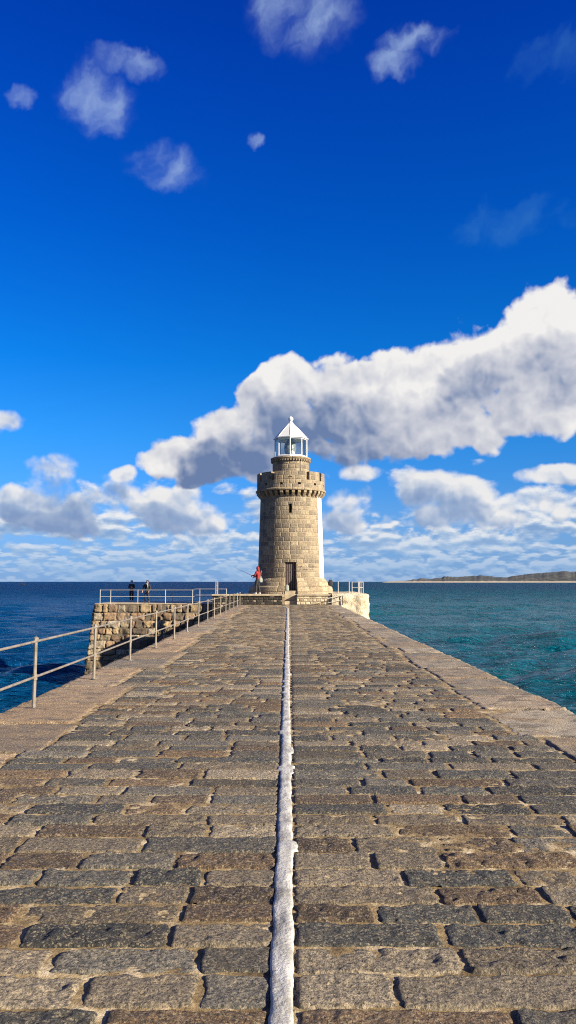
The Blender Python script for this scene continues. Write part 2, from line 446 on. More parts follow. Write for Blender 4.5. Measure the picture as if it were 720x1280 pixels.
def lime_mat(t, p):
    c = t.coord(); a = t.noise(c, 1.8, 6, .62); b = t.noise(c, 12, 6, .65)
    col = t.ramp(a, [(.3, (.26, .205, .12)), (.45, (.48, .41, .28)), (.58, (.60, .54, .41)), (.72, (.42, .33, .19))])
    col = t.mix(t.m('MULTIPLY', t.rng(b, .56, .66), .35), col, (.28, .22, .14, 1))
    t.put(p.inputs['Base Color'], col); p.inputs['Roughness'].default_value = .85
    t.put(p.inputs['Normal'], t.bump(t.m('ADD', b, a), .9, .09))
LIME = material('lime washed rubble', lime_mat)

def plain(name, col, rough=.5, metal=0.0, var=.15, scale=12, bump=.15, spec=.5):
    def fn(t, p):
        c = t.coord(); n = t.noise(c, scale, 5, .6)
        lo = tuple(x * (1 - var) for x in col); hi = tuple(min(1, x * (1 + var)) for x in col)
        t.put(p.inputs['Base Color'], t.ramp(n, [(.3, lo), (.7, hi)]))
        p.inputs['Roughness'].default_value = rough; p.inputs['Metallic'].default_value = metal
        p.inputs['Specular IOR Level'].default_value = spec
        if bump: t.put(p.inputs['Normal'], t.bump(n, bump, .01))
    return material(name, fn)
WHITE = plain('white gloss paint', (.68, .68, .67), .4, var=.05, bump=.05)
DAYMARK = plain('white masonry paint', (.80, .79, .76), .7, var=.06, scale=4, bump=.3)
def galv_fn(t, p):
    c = t.coord(); n = t.noise(c, 9, 5, .6); f = t.noise(c, 70, 3, .6)
    col = t.ramp(n, [(.3, (.15, .13, .10)), (.5, (.25, .22, .18)), (.7, (.31, .28, .24))])
    col = t.mix(t.m('MULTIPLY', t.rng(f, .58, .7), .6), col, (.20, .10, .045, 1))
    t.put(p.inputs['Base Color'], col); p.inputs['Roughness'].default_value = .5; p.inputs['Metallic'].default_value = .35
    t.put(p.inputs['Normal'], t.bump(f, .3, .004))
GALV = material('weathered galvanised steel', galv_fn)
PALERAIL = plain('pale painted steel', (.42, .40, .36), .45, .1)
DARKMETAL = plain('dark iron', (.05, .045, .04), .5, .5)
DOORW = plain('dark stained door boards', (.055, .035, .032), .55, var=.4, scale=6)
DOORL = plain('worn door boards', (.30, .235, .22), .6, var=.3, scale=6)
HOLESHADE = plain('painted hollow shade', (.012, .011, .010), .95, var=.2, bump=0)  # near-black colour standing for the unlit inside of openings
SKIN = plain('skin', (.46, .27, .19), .5, var=.06, bump=0)
BLACKCLOTH = plain('black cloth', (.016, .016, .019), .85, var=.3, scale=20)
NAVYCLOTH = plain('navy cloth', (.018, .022, .04), .85, var=.3, scale=20)
REDCLOTH = plain('red cloth', (.21, .007, .007), .75, var=.2, scale=14)
GREYCLOTH = plain('grey canvas', (.24, .265, .24), .8, var=.15, scale=14)
WHITESHOE = plain('white rubber and cloth', (.72, .70, .66), .6, var=.1)
HAIR = plain('dark hair', (.02, .014, .01), .6, var=.3, scale=60)
CONC = plain('weathered platform stone', (.34, .28, .19), .85, var=.35, scale=3, bump=.6)
LETTER = plain('cut letters', (.07, .055, .04), .9, var=.2, bump=0)

def glass_material():
    m = bpy.data.materials.new('lantern glass'); m.use_nodes = True; t = NT(m.node_tree)
    out = t.n('ShaderNodeOutputMaterial'); tr = t.n('ShaderNodeBsdfTransparent'); gl = t.n('ShaderNodeBsdfGlossy'); mx = t.n('ShaderNodeMixShader')
    tr.inputs[0].default_value = (.93, .96, .96, 1); gl.inputs['Roughness'].default_value = .05
    lw = t.n('ShaderNodeLayerWeight'); lw.inputs[0].default_value = .25
    t.put(mx.inputs[0], t.m('MULTIPLY_ADD', lw.outputs['Fresnel'], .6, .03))
    t.t.links.new(tr.outputs[0], mx.inputs[1]); t.t.links.new(gl.outputs[0], mx.inputs[2]); t.t.links.new(mx.outputs[0], out.inputs[0])
    return m
GLASS = glass_material()
def lens_fn(t, p):
    z = t.sep(t.coord())[2]
    w = t.m('SINE', t.m('MULTIPLY', z, 70))
    t.put(p.inputs['Base Color'], t.ramp(t.m('MULTIPLY_ADD', w, .5, .5), [(0, (.10, .115, .115)), (1, (.42, .43, .40))]))
    p.inputs['Roughness'].default_value = .18; p.inputs['Metallic'].default_value = .2
    t.put(p.inputs['Normal'], t.bump(w, .6, .02))
LENS = material('ribbed lamp lens', lens_fn)

def sea_fn(t, p):
    c = t.coord(); x, y, z = t.sep(c)
    dist = t.v('LENGTH', c, out=1)
    n = t.noise(t.v('MULTIPLY', c, (1, 2.2, 1)), .018, 5, .6)
    side = t.rng(t.m('ADD', x, t.m('MULTIPLY', t.m('SUBTRACT', n, .5), 50)), -35, 30)       # navy on the left, teal on the right
    near = t.mix(side, (.0010, .042, .135, 1), (.002, .084, .122, 1))
    far = t.mix(side, (.0008, .020, .085, 1), (.001, .032, .078, 1))
    col = t.mix(t.rng(dist, 90, 1200), near, far)
    col = t.mix(t.rng(n, .45, .7, 0, .45), col, t.mix(side, (.0015, .065, .155, 1), (.004, .110, .145, 1)))
    foam = t.m('MULTIPLY', t.rng(t.noise(t.v('MULTIPLY', c, (.45, 1.2, 1)), .16, 5, .7), .70, .73), t.rng(dist, 30, 70))
    foam = t.m('MULTIPLY', foam, t.rng(dist, 260, 160))
    col = t.mix(foam, col, (.7, .74, .75, 1))
    t.put(p.inputs['Base Color'], col)
    p.inputs['IOR'].default_value = 1.33
    p.inputs['Specular IOR Level'].default_value = .11
    t.put(p.inputs['Roughness'], t.rng(dist, 20, 600, .14, .42))
    w1 = t.noise(t.v('MULTIPLY', c, (.7, 1.3, 1)), 1.0, 6, .66, .5)
    w2 = t.noise(t.v('MULTIPLY', c, (.6, 1.3, 1)), .22, 4, .6, .3)
    w3 = t.noise(t.v('MULTIPLY', c, (.6, 1.6, 1)), .035, 4, .6, .2)
    b1 = t.bump(w3, 1.0, 8.0); b2 = t.bump(w2, 1.0, 6.5, b1)
    t.put(p.inputs['Normal'], t.bump(w1, 1.0, .8, b2))
WATER = material('sea water', sea_fn)

def island_fn(t, p):
    c = t.coord(); z = t.sep(c)[2]
    n = t.noise(c, .006, 6, .6); f = t.noise(c, .022, 6, .65); k = t.noise(c, .0022, 3, .5)
    col = t.ramp(n, [(.35, (.026, .036, .042)), (.5, (.050, .058, .056)), (.62, (.085, .082, .068)), (.75, (.036, .046, .050))])  # heath tones shifted to blue-grey, distance haze painted into the colour
    col = t.mix(t.rng(f, .48, .56, 0, .85), col, (.018, .024, .022, 1))
    col = t.mix(t.m('MULTIPLY', t.rng(k, .5, .62), .3), col, (.12, .09, .06, 1))
    sand = t.rng(t.m('ADD', z, t.m('MULTIPLY', t.m('SUBTRACT', f, .5), 14)), 7.5, 4, 0, 1)
    col = t.mix(sand, col, (.36, .31, .23, 1))
    t.put(p.inputs['Base Color'], col); p.inputs['Roughness'].default_value = .95
ISLAND = material('island heath and sand with haze tint', island_fn)
# ------------------------------------------------------------------ pier paving
EDGE = 3.44
DECK0, DECK1 = -4.0, 52.2

def patch(x0, x1, y0, y1, res, r, drop, amp, top, tilt, seed, freq=8.0, wob=.5, asp=1.0):
    """one hewn stone as a height field; its outline comes from where the rim sinks into the joint"""
    w, d = x1 - x0, y1 - y0
    nx = max(3, int(w / (res * asp)) + 1); ny = max(3, int(d / res) + 1)
    gx = np.linspace(x0, x1, nx); gy = np.linspace(y0, y1, ny)
    X, Y = np.meshgrid(gx, gy)
    n1 = vnoise(X * 9 + seed, Y * 9, 3); n2 = vnoise(X * 22 + seed, Y * 22, 5)
    ed = np.minimum(np.minimum(X - x0, x1 - X), np.minimum(Y - y0, y1 - Y))
    cx, cy = np.minimum(X - x0, x1 - X), np.minimum(Y - y0, y1 - Y)
    rc = 1.5 * r
    corner = np.where((cx < rc) & (cy < rc), rc - np.hypot(rc - cx, rc - cy), ed)
    ed = np.minimum(ed, corner) + wob * r * (n1 + .6 * n2) * 1.6
    k = np.clip(1 - ed / r, 0, 1.6)
    Z = top + amp * (fbm(X * freq + seed * 1.7, Y * freq, 4, seed % 97, .55)) * 2.0 - drop * k * k
    Z = Z + tilt[0] * (X - (x0 + x1) / 2) + tilt[1] * (Y - (y0 + y1) / 2)
    V = np.stack([X, Y, Z], -1).reshape(-1, 3)
    idx = np.arange(nx * ny).reshape(ny, nx)
    Q = np.stack([idx[:-1, :-1], idx[:-1, 1:], idx[1:, 1:], idx[1:, :-1]], -1).reshape(-1, 4)
    return V, Q

class Stones:
    def __init__(self): self.V, self.Q, self.C, self.n = [], [], [], 0
    def add(self, V, Q, col):
        self.V.append(V); self.Q.append(Q + self.n); self.n += len(V)
        self.C.append(np.tile(np.array(col, dtype=np.float32), (len(V), 1)))
    def build(self, name, m, parent=None):
        return quads_obj(name, np.concatenate(self.V), np.concatenate(self.Q), m, parent, True, np.concatenate(self.C))

GREY = [(.095, .097, .090), (.120, .118, .106), (.150, .142, .124), (.072, .075, .072)]
TAN = [(.23, .192, .14), (.28, .235, .175), (.19, .16, .12), (.31, .265, .20)]
BROWN = [(.16, .110, .068), (.135, .098, .066), (.19, .130, .075)]

def slabs(side):
    """coping slabs along one edge: (y0, y1, inner x)"""
    L = []; y = DECK0
    rg = np.random.default_rng(5 if side < 0 else 8)
    while y < DECK1:
        l = rg.uniform(.75, 1.8)
        L.append((y, min(y + l, DECK1), side * (2.46 + rg.uniform(-.2, .16))))
        y += l
    return L
SL, SR = slabs(-1), slabs(1)
def inner(L, y):
    for a, b, x in L:
        if a <= y < b: return x
    return L[-1][2]

def res_at(y):
    d = max(2.6, math.hypot(y, EYE))
    return min(.07, max(.0085, d * .0026))

setts = Stones()
rg = np.random.default_rng(21)
y = DECK0; row = 0
while y < DECK1 - .05:
    dpt = float(np.clip(rg.normal(.240, .024), .19, .30))
    y1 = min(y + dpt, DECK1)
    ym = (y + y1) / 2
    xl, xr = inner(SL, ym), inner(SR, ym)
    pg = .56 if ym < 7 else (.56 if ym < 14 else .36)
    pg += .22 * float(vnoise(np.array([ym * .7]), np.array([3.3]), 4)[0])
    for (a, b) in ((xl, -.058), (.024, xr)):
        x = a
        while x < b - .01:
            w = float(rg.uniform(.36, .78))
            if b - (x + w) < .22: w = b - x
            if b - x < .25: w = b - x
            q = rg.random()
            c = GREY[rg.integers(4)] if q < pg else (TAN[rg.integers(4)] if q < pg + .40 * (1 - pg) * 2 * .72 else BROWN[rg.integers(3)])
            kk = rg.uniform(.58, 1.22); c = tuple(v * kk for v in c)
            rs = res_at(max(ym, 0)) if ym > 1.6 else .04
            smoothst = rg.random() < .16
            V, Q = patch(x, x + w, y, y1, rs, rg.uniform(.016, .026), .042, (.004 if smoothst else rg.uniform(.005, .0092)),
                         rg.uniform(-.004, .006), (rg.normal(0, .006), rg.normal(0, .012)), int(rg.integers(1, 5000)), freq=rg.uniform(13, 21),
                         asp=1.35)
            # the courses are not ruled straight
            V[:, 1] += .020 * vnoise(V[:, 0] * .9, V[:, 1] * .25, 41) + .008 * vnoise(V[:, 0] * 4, V[:, 1] * .6, 43)
            setts.add(V, Q, c)
            x += w
    y = y1; row += 1
paving = setts.build('paving', SETT)
tag(paving, kind='structure')

# mortar bed between the stones
def strip_grid(xs, ys, zf):
    X, Y = np.meshgrid(xs, ys); Z = zf(X, Y)
    V = np.stack([X, Y, Z], -1).reshape(-1, 3)
    ny, nx = X.shape
    i = np.arange(nx * ny).reshape(ny, nx)
    return V, np.stack([i[:-1, :-1], i[:-1, 1:], i[1:, 1:], i[1:, :-1]], -1).reshape(-1, 4)
ys = [DECK0]
while ys[-1] < DECK1: ys.append(ys[-1] + (.05 if ys[-1] < 1.6 else min(.3, max(.022, ys[-1] * .006))))
V, Q = strip_grid(np.linspace(-2.7, 2.7, 170), np.array(ys), lambda X, Y: -.0090 + .007 * fbm(X * 5, Y * 5, 3, 9) + .005 * fbm(X * 1.3, Y * 1.3, 2, 19))
mort = quads_obj('mortar', V, Q, MORTAR, paving)

# ------------------------------------------------------------------ the breakwater body with its coping slabs
pier = empty('breakwater', (0, 0, 0))
tag(pier, 'long straight stone breakwater with smooth coping slabs along both edges of its cobbled top', 'breakwater')
mb = MB()
mb.add([(-EDGE + .012, DECK0, -.055), (EDGE - .012, DECK0, -.055), (EDGE - .012, DECK1 + 2, -.055), (-EDGE + .012, DECK1 + 2, -.055),
        (-EDGE - .35, DECK0, SEA - 2), (EDGE + .35, DECK0, SEA - 2), (EDGE + .35, DECK1 + 2, SEA - 2), (-EDGE - .35, DECK1 + 2, SEA - 2)],
       [(0, 1, 2, 3), (7, 6, 5, 4), (0, 4, 5, 1), (1, 5, 6, 2), (2, 6, 7, 3), (3, 7, 4, 0)])
me_uv = mb.build('pier_wall', PIERW, pier)
uv = me_uv.data.uv_layers.new(name='UVMap')
for lp in me_uv.data.loops:
    co = me_uv.data.vertices[lp.vertex_index].co; uv.data[lp.index].uv = (co.y + co.x, co.z)
for side, L in ((-1, SL), (1, SR)):
    st = Stones()
    rg = np.random.default_rng(31 + side)
    for (a, b, xi) in L:
        ym = max(1.5, (a + b) / 2)
        x0, x1 = (-EDGE, xi) if side < 0 else (xi, EDGE)
        pal = [(.25, .175, .105), (.28, .20, .125), (.22, .165, .112), (.20, .172, .135)] if side < 0 else [(.24, .207, .16), (.29, .25, .19), (.20, .18, .148), (.26, .207, .148)]
        kk = rg.uniform(.62, 1.15); c = tuple(v * kk for v in pal[rg.integers(4)])
        V, Q = patch(x0, x1, a + .004, b - .004, min(.09, max(.018, ym * .0038)), .042, .075, rg.uniform(.005, .010), rg.uniform(-.006, .010), (rg.normal(0, .004), rg.normal(0, .003)), int(rg.integers(1, 4000)), freq=5, wob=.7)
        st.add(V, Q, c)
    st.build('coping', COPING, pier)

# ------------------------------------------------------------------ raised white line down the middle
lp, lq = [], []
yy = -3.0; ctr = []
while yy < 48.6:
    xc = -.020 + .008 * float(vnoise(np.array([yy * .8]), np.array([.5]), 51)[0])
    if yy > 45.6: xc -= .20 * min(1, (yy - 45.6) / 1.8) + .10 * max(0, yy - 47.4)
    ctr.append((xc, yy)); yy += .03 if yy < 1.8 else min(.12, max(.012, yy * .004))
sec = np.array([-1, -.97, -.8, -.5, -.2, .1, .4, .7, .93, 1.0]); hh = np.array([-.9, -.1, .55, .86, .97, 1, .93, .7, .0, -.9])
cx = np.array([c[0] for c in ctr]); cy = np.array([c[1] for c in ctr])
wl = .045 + .008 * fbm(cy * 9, cy * 0 + 1, 4, 61, .65) + .007 * vnoise(cy * 1.7, cy * 0, 64); wr = .045 + .008 * fbm(cy * 9, cy * 0 + 7, 4, 62, .65) + .007 * vnoise(cy * 1.9, cy * 0 + 4, 65)
wl += .03 * (vnoise(cy * 3.2, cy * 0 + 3, 68) > .33); wr += .03 * (vnoise(cy * 3.2, cy * 0 + 9, 69) > .35)
hg = .008 + .005 * fbm(cy * 5, cy * 0 + 2, 4, 63)
Xl = cx[:, None] + np.where(sec[None, :] < 0, sec[None, :] * wl[:, None], sec[None, :] * wr[:, None])
Yl = np.repeat(cy[:, None], len(sec), 1)
Zl = .004 + hh[None, :] * hg[:, None] + .0055 * fbm(Xl * 26, Yl * 12, 4, 66)
V = np.stack([Xl, Yl, Zl], -1).reshape(-1, 3)
i = np.arange(Xl.size).reshape(Xl.shape)
Q = np.stack([i[:-1, :-1], i[:-1, 1:], i[1:, 1:], i[1:, :-1]], -1).reshape(-1, 4)
wline = quads_obj('painted_line', V, Q, LINE)
tag(wline, 'raised lumpy white painted line down the middle of the cobbled paving', 'painted line')

# ------------------------------------------------------------------ sea and island
rad = [5.0]
while rad[-1] < 40000: rad.append(rad[-1] * (1.0075 if rad[-1] < 260 else (1.03 if rad[-1] < 3000 else 1.2)))
rad = np.array(rad); ang = np.radians(np.linspace(-95, 95, 640))
A, RR = np.meshgrid(ang, rad)
X, Y = RR * np.sin(A), RR * np.cos(A)
Z = np.zeros_like(X); sp = np.maximum(RR * .0075, RR * np.radians(190 / 640))
rw = np.random.default_rng(77)
for k in range(46):
    lam = .9 * (1.085 ** k); th = rw.normal(R(-38), .55); ph = rw.uniform(0, 6.28)
    a = .0155 * lam ** .70
    fade = np.clip((lam / sp - 2.5) / 3.0, 0, 1)
    arg = 2 * math.pi / lam * (X * math.sin(th) + Y * math.cos(th)) + ph
    Z += fade * a * (1 - np.abs(np.sin(arg / 2)) * 1.6 + .3 * np.cos(arg))
Z *= (.75 + .6 * (fbm(X * .03, Y * .03, 3, 5) + .2))
V = np.stack([X, Y, Z + SEA], -1).reshape(-1, 3)
i = np.arange(X.size).reshape(X.shape)
Q = np.stack([i[:-1, :-1], i[:-1, 1:], i[1:, 1:], i[1:, :-1]], -1).reshape(-1, 4)
sea = quads_obj('sea', V, Q, WATER)
tag(sea, kind='structure')

# distant island: ridge height by bearing (degrees)
prof = [(6.9, .0), (7.3, .09), (8.6, .10), (9.1, .15), (9.7, .25), (10.2, .20), (10.55, .16), (11.0, .27), (11.7, .36), (12.4, .34), (13.2, .39), (14.2, .46), (15.0, .36), (15.7, .29), (16.4, .40), (17.25, .53), (18.2, .60), (19.2, .69), (19.8, .72), (20.1, .65), (20.5, .71), (22, .8), (25, .7), (28, .5), (31, .2), (33, 0)]
DI = 6500.0
az_ = np.radians(np.linspace(6.9, 33, 420)); hp = np.interp(np.degrees(az_), [q[0] for q in prof], [q[1] for q in prof])
hp = np.radians(hp + .075 * np.clip((np.degrees(az_) - 7.2) / 3.5, 0, 1)) * DI
hp += np.where(hp > 22, 1, 0) * 7 * fbm(az_ * 230, az_ * 0 + 1, 4, 71)
tt = np.linspace(0, 1, 26)
shape = np.where(tt < .06, tt / .06 * .10, np.where(tt < .5, .10 + .90 * np.sin(np.clip((tt - .06) / .44, 0, 1) * math.pi / 2), np.cos((tt - .5) * math.pi) ** 1))
Vv = []
for j, s in enumerate(shape):
    D = DI - 350 + 1400 * tt[j]
    hz = hp * s * (1 + .10 * fbm(az_ * 90 + 3, az_ * 0 + tt[j] * 5, 4, 73) * min(1, 4 * s)) * (D / DI)
    hz = np.where(tt[j] <= 0.07, np.minimum(hz, 7 + 2 * vnoise(az_ * 60, az_ * 0, 75)), hz)
    Vv.append(np.stack([D * np.sin(az_), D * np.cos(az_), SEA - .5 + hz], -1))
V = np.concatenate(Vv); i = np.arange(len(V)).reshape(len(shape), -1)
Q = np.stack([i[:-1, :-1], i[:-1, 1:], i[1:, 1:], i[1:, :-1]], -1).reshape(-1, 4)
isl = quads_obj('island_hills', V, Q, ISLAND)
tag(isl, kind='structure')
# ------------------------------------------------------------------ lighthouse
LX, LY = 0.21, 56.8
PLAT = 0.69

def ring_wall(name, m, parent, ro, ri, z0, z1, openings=(), da=4.0, dz=.5, a0=-180.0, a1=180.0, c=(LX, LY), uvr=None):
    """round wall of real thickness with real openings (a0, a1, z0, z1 in degrees and metres); ro and ri are functions of z"""
    ab = set(np.round(np.arange(a0, a1 + 1e-6, da), 4)); zb = set(np.round(np.append(np.arange(z0, z1, dz), z1), 4))
    for o in openings:
        ab |= {o[0], o[1]}; zb |= {max(z0, o[2]), min(z1, o[3])}
    ab, zb = sorted(ab), sorted(zb)
    def clean(L, eps):
        keep = [L[0]]
        fixed = {v for o in openings for v in o}
        for v in L[1:]:
            if v - keep[-1] < eps:
                if v in fixed: keep[-1] = v
                continue
            keep.append(v)
        return keep
    na, nz = len(ab) - 1, len(zb) - 1
    solid = np.ones((na, nz), bool)
    for i in range(na):
        for j in range(nz):
            am, zm = (ab[i] + ab[i+1]) / 2, (zb[j] + zb[j+1]) / 2
            for o in openings:
                if o[0] < am < o[1] and o[2] < zm < o[3]: solid[i, j] = False
    V, F, U = [], [], []
    vid = {}
    def P(i, j, k):
        key = (i, j, k)
        if key not in vid:
            a = R(ab[i]); z = zb[j]; r = ro(z) if k == 0 else ri(z)
            vid[key] = len(V); V.append((c[0] + r * math.sin(a), c[1] - r * math.cos(a), z))
        return vid[key]
    ur = uvr or ro((z0 + z1) / 2)
    def quad(keys):
        F.append([P(*k) for k in keys])
        U.append([(R(ab[k[0]]) * ur + (.0 if k[2] == 0 else .35), zb[k[1]]) for k in keys])
    full = abs(a1 - a0 - 360) < 1e-6
    for i in range(na):
        for j in range(nz):
            if not solid[i, j]: continue
            quad([(i, j, 0), (i+1, j, 0), (i+1, j+1, 0), (i, j+1, 0)])
            quad([(i+1, j, 1), (i, j, 1), (i, j+1, 1), (i+1, j+1, 1)])
            l = solid[i-1, j] if i > 0 else (solid[na-1, j] if full else False)
            r_ = solid[i+1, j] if i < na - 1 else (solid[0, j] if full else False)
            if not l: quad([(i, j, 1), (i, j, 0), (i, j+1, 0), (i, j+1, 1)])
            if not r_: quad([(i+1, j, 0), (i+1, j, 1), (i+1, j+1, 1), (i+1, j+1, 0)])
            if j == nz - 1 or not solid[i, j+1]: quad([(i, j+1, 0), (i+1, j+1, 0), (i+1, j+1, 1), (i, j+1, 1)])
            if j == 0 or not solid[i, j-1]: quad([(i, j, 1), (i+1, j, 1), (i+1, j, 0), (i, j, 0)])
    o = mesh_obj(name, V, F, m, parent)
    uv = o.data.uv_layers.new(name='UVMap'); k = 0
    for u4 in U:
        for u in u4: uv.data[k].uv = u; k += 1
    return smooth_angle(o, 30)

def lathe_part(name, m, parent, prof, n=72, uvr=2.4, a0=0.0, a1=2*math.pi, close=False):
    mb = MB().lathe(prof, n, (LX, LY, 0), a0, a1, close)
    o = mb.build(name, m, parent); smooth_angle(o, 30)
    uv = o.data.uv_layers.new(name='UVMap')
    for p in o.data.polygons:
        an = [math.atan2(o.data.vertices[v].co.x - LX, -(o.data.vertices[v].co.y - LY)) for v in p.vertices]
        if max(an) - min(an) > math.pi: an = [a if a > 0 else a + 2 * math.pi for a in an]
        for li, a, v in zip(p.loop_indices, an, p.vertices):
            co = o.data.vertices[v].co
            rr = math.hypot(co.x - LX, co.y - LY)
            uv.data[li].uv = (a * uvr, co.z + .6 * rr)
    return o

lh = empty('lighthouse', (0, 0, 0))
tag(lh, 'round granite lighthouse with crenellated parapet and white glazed lantern', 'lighthouse')
DOOR = (-10.6, 9.2, .6, 2.93)
ring_wall('tower_shaft', TOWER, lh, lambda z: 2.46 - .031 * (z - .7), lambda z: 2.46 - .031 * (z - .7) - .42, .5, 7.74,
          [DOOR, (-3.6, 1.6, 6.42, 7.08)], da=3.0, dz=.6, uvr=2.4)
# near-black plates: the shade inside door and slit put into colour
MB().box(LX - .5, LX + .5, LY - 1.9, LY - 1.86, .6, 3.0).build('door_shade_plate', HOLESHADE, lh)
MB().box(LX - .22, LX + .12, LY - 1.88, LY - 1.84, 6.3, 7.2).build('window_shade_plate', HOLESHADE, lh)
# two stepped courses at the foot, open in front of the door
for prof in ([(3.15, .62), (3.02, 1.16), (2.86, 1.24), (2.70, 1.27), (2.70, .62)], [(2.82, 1.0), (2.72, 1.45), (2.58, 1.68), (2.44, 1.80), (2.35, 1.80), (2.35, 1.0)]):
    lathe_part('base_course', SMOOTHST, lh, prof, 80, 2.9, R(8.6 if prof[0][0] > 3 else 9.4), R(360 - (9.6 if prof[0][0] > 3 else 10.8)), True)
# door
def door_fn(t, p):
    c = t.coord(); x = t.sep(c)[0]
    f = t.m('FRACT', t.m('MULTIPLY', x, 7.3)); w = t.noise(t.v('MULTIPLY', c, (14, 1, 1.2)), 3, 5, .6)
    col = t.mix(t.rng(f, .70, .78), (.030, .017, .016, 1), (.20, .145, .14, 1))
    col = t.mix(t.rng(w, .5, .7), col, (.018, .011, .010, 1))
    t.put(p.inputs['Base Color'], col); p.inputs['Roughness'].default_value = .6
DOORM = material('old door boards', door_fn)
mb = MB()
for k in range(6):
    x0 = LX - .43 + k * .143
    mb.box(x0 + .004, x0 + .139, LY - 2.19, LY - 2.15 + .006 * (k % 2), .93, 2.92)
door = mb.build('door', DOORM, lh)
MB().box(LX - .42, LX - .36, LY - 2.215, LY - 2.19, 1.85, 1.98).build('handle', DARKMETAL, door)
# white day mark painted down one side
ring_wall('painted_stripe', DAYMARK, lh, lambda z: 2.46 - .031 * (z - .7) + .006, lambda z: 2.46 - .031 * (z - .7) - .05, 1.81, 7.70, da=3.0, a0=59, a1=116)
# cut inscription, too worn to read
mb = MB(); rl = random.Random(9)
for row, (zc, ca, cb) in enumerate(((2.60, 13.0, 52.0), (2.36, -8.0, 14.0), (2.40, 15, 40))):
    a = ca
    while a < cb:
        if rl.random() < (.84 if row == 0 else .5):
            z = zc; r = 2.46 - .031 * (z - .7) + .004
            mb = MB()
            for s in range(rl.randint(1, 3)):
                aa = R(a + rl.uniform(0, 1.4)); hh_ = rl.uniform(.04, .09)
                px, py = LX + r * math.sin(aa), LY - r * math.cos(aa)
                M = Matrix.Translation((px, py, z)) @ Matrix.Rotation(aa, 4, 'Z') @ Matrix.Rotation(rl.choice((0, 0, .5, -.5, 1.57)), 4, 'Y')
                mb.box(-.012, .012, -.004, .02, -hh_ / 2, hh_ / 2, M)
            mb.build('letter', LETTER, lh)
        a += 2.3
# corbel table in front of a dark set-back
ring_wall('machicolation_back', SMOOTHST, lh, lambda z: 1.92, lambda z: 1.6, 7.70, 8.06, da=5.0)
for k in range(36):
    a = R(k * 10 + 4)
    M = Matrix.Translation((LX, LY, 0)) @ Matrix.Rotation(a, 4, 'Z')
    mb = MB()
    w = .105
    pr = [(-1.90, 7.60), (-2.30, 7.64), (-2.52, 7.90), (-2.54, 8.06), (-1.90, 8.06)]
    vs = [M @ Vector((s * w, y, z)) for s in (-1, 1) for (y, z) in pr]
    mb.add(vs, [(0, 1, 2, 3, 4), (9, 8, 7, 6, 5)] + [(i, i + 5, (i + 1) % 5 + 5, (i + 1) % 5) for i in range(5)])
    o = mb.build('corbel', SMOOTHST, lh)
    uvl = o.data.uv_layers.new(name='UVMap')
    for lpx in o.data.loops: 
        co = o.data.vertices[lpx.vertex_index].co; uvl.data[lpx.index].uv = (k * .9 + .3, .2 + (co.z - 7.8) * .2)
lathe_part('string_course', SMOOTHST, lh, [(2.1, 8.065), (2.58, 8.065), (2.60, 8.10), (2.60, 8.18), (2.50, 8.24), (2.1, 8.24)], 80, 2.5, close=True)
op = [(k * 30 - 1 - 3.1, k * 30 - 1 + 3.1, 8.80, 9.6) for k in range(-6, 6) if k != 0]
op = [o if o[0] > -180 else (-178.0, -172.0, 8.8, 9.6) for o in op]
op.append((-4.5, 2.0, 8.84, 9.02))
op += [(k * 30 + 14 - 2.6, k * 30 + 14 + 2.6, 8.44, 8.60) for k in range(-6, 5)]
ring_wall('parapet', TOWER, lh, lambda z: 2.50, lambda z: 2.12, 8.242, 9.42, op, da=3.0, dz=.3)
MB().lathe([(0.0, 8.30), (2.2, 8.30)], 48, (LX, LY, 0)).build('walkway', CONC, lh)
ring_wall('drum', TOWER, lh, lambda z: 1.36, lambda z: 1.0, 8.302, 10.44, da=5.0, dz=.5, uvr=1.36)
lathe_part('cornice', SMOOTHST, lh, [(.3, 10.442), (1.41, 10.442), (1.50, 10.55), (1.50, 10.64), (1.42, 10.67), (.3, 10.67)], 72, 1.4, close=True)
for k in range(44):
    M = Matrix.Translation((LX, LY, 0)) @ Matrix.Rotation(2 * math.pi * k / 44, 4, 'Z')
    MB().box(-.05, .05, -1.485, -1.35, 10.34, 10.46, M).build('dentil', SMOOTHST, lh)
MB().tube([(LX + 1.38 * math.sin(R(30)), LY - 1.38 * math.cos(R(30)), 8.9), (LX + 1.38 * math.sin(R(30)), LY - 1.38 * math.cos(R(30)), 10.4)], .022).build('conduit', DARKMETAL, lh)
# lantern
OC = [R(-3 + 45 * k) for k in range(8)]
def oc(k, r, z): a = OC[k % 8]; return (LX + r * math.sin(a), LY - r * math.cos(a), z)
def octa(name, m, prof, parent):
    mb = MB(); vs = [oc(k, r, z) for r, z in prof for k in range(8)]; n = len(prof)
    fs = [(i*8+k, i*8+(k+1) % 8, (i+1)*8+(k+1) % 8, (i+1)*8+k) for i in range(n - 1) for k in range(8)]
    fs += [tuple(reversed(range(8))), tuple((n-1)*8 + k for k in range(8))]
    return mb.add(vs, fs).build(name, m, parent)
lan = empty('lantern', (0, 0, 0)); lan.parent = lh
octa('lantern_sill', WHITE, [(1.26, 10.672), (1.26, 10.78), (1.19, 10.83)], lan)
mb = MB()
for k in range(8): mb.tube([oc(k, 1.19, 10.80), oc(k, 1.19, 12.10)], .036, 6)
for k in range(8): mb.tube([oc(k, 1.19, 12.06), oc(k + 1, 1.19, 12.06)], .035, 6)
mb.build('glazing_bars', WHITE, lan)
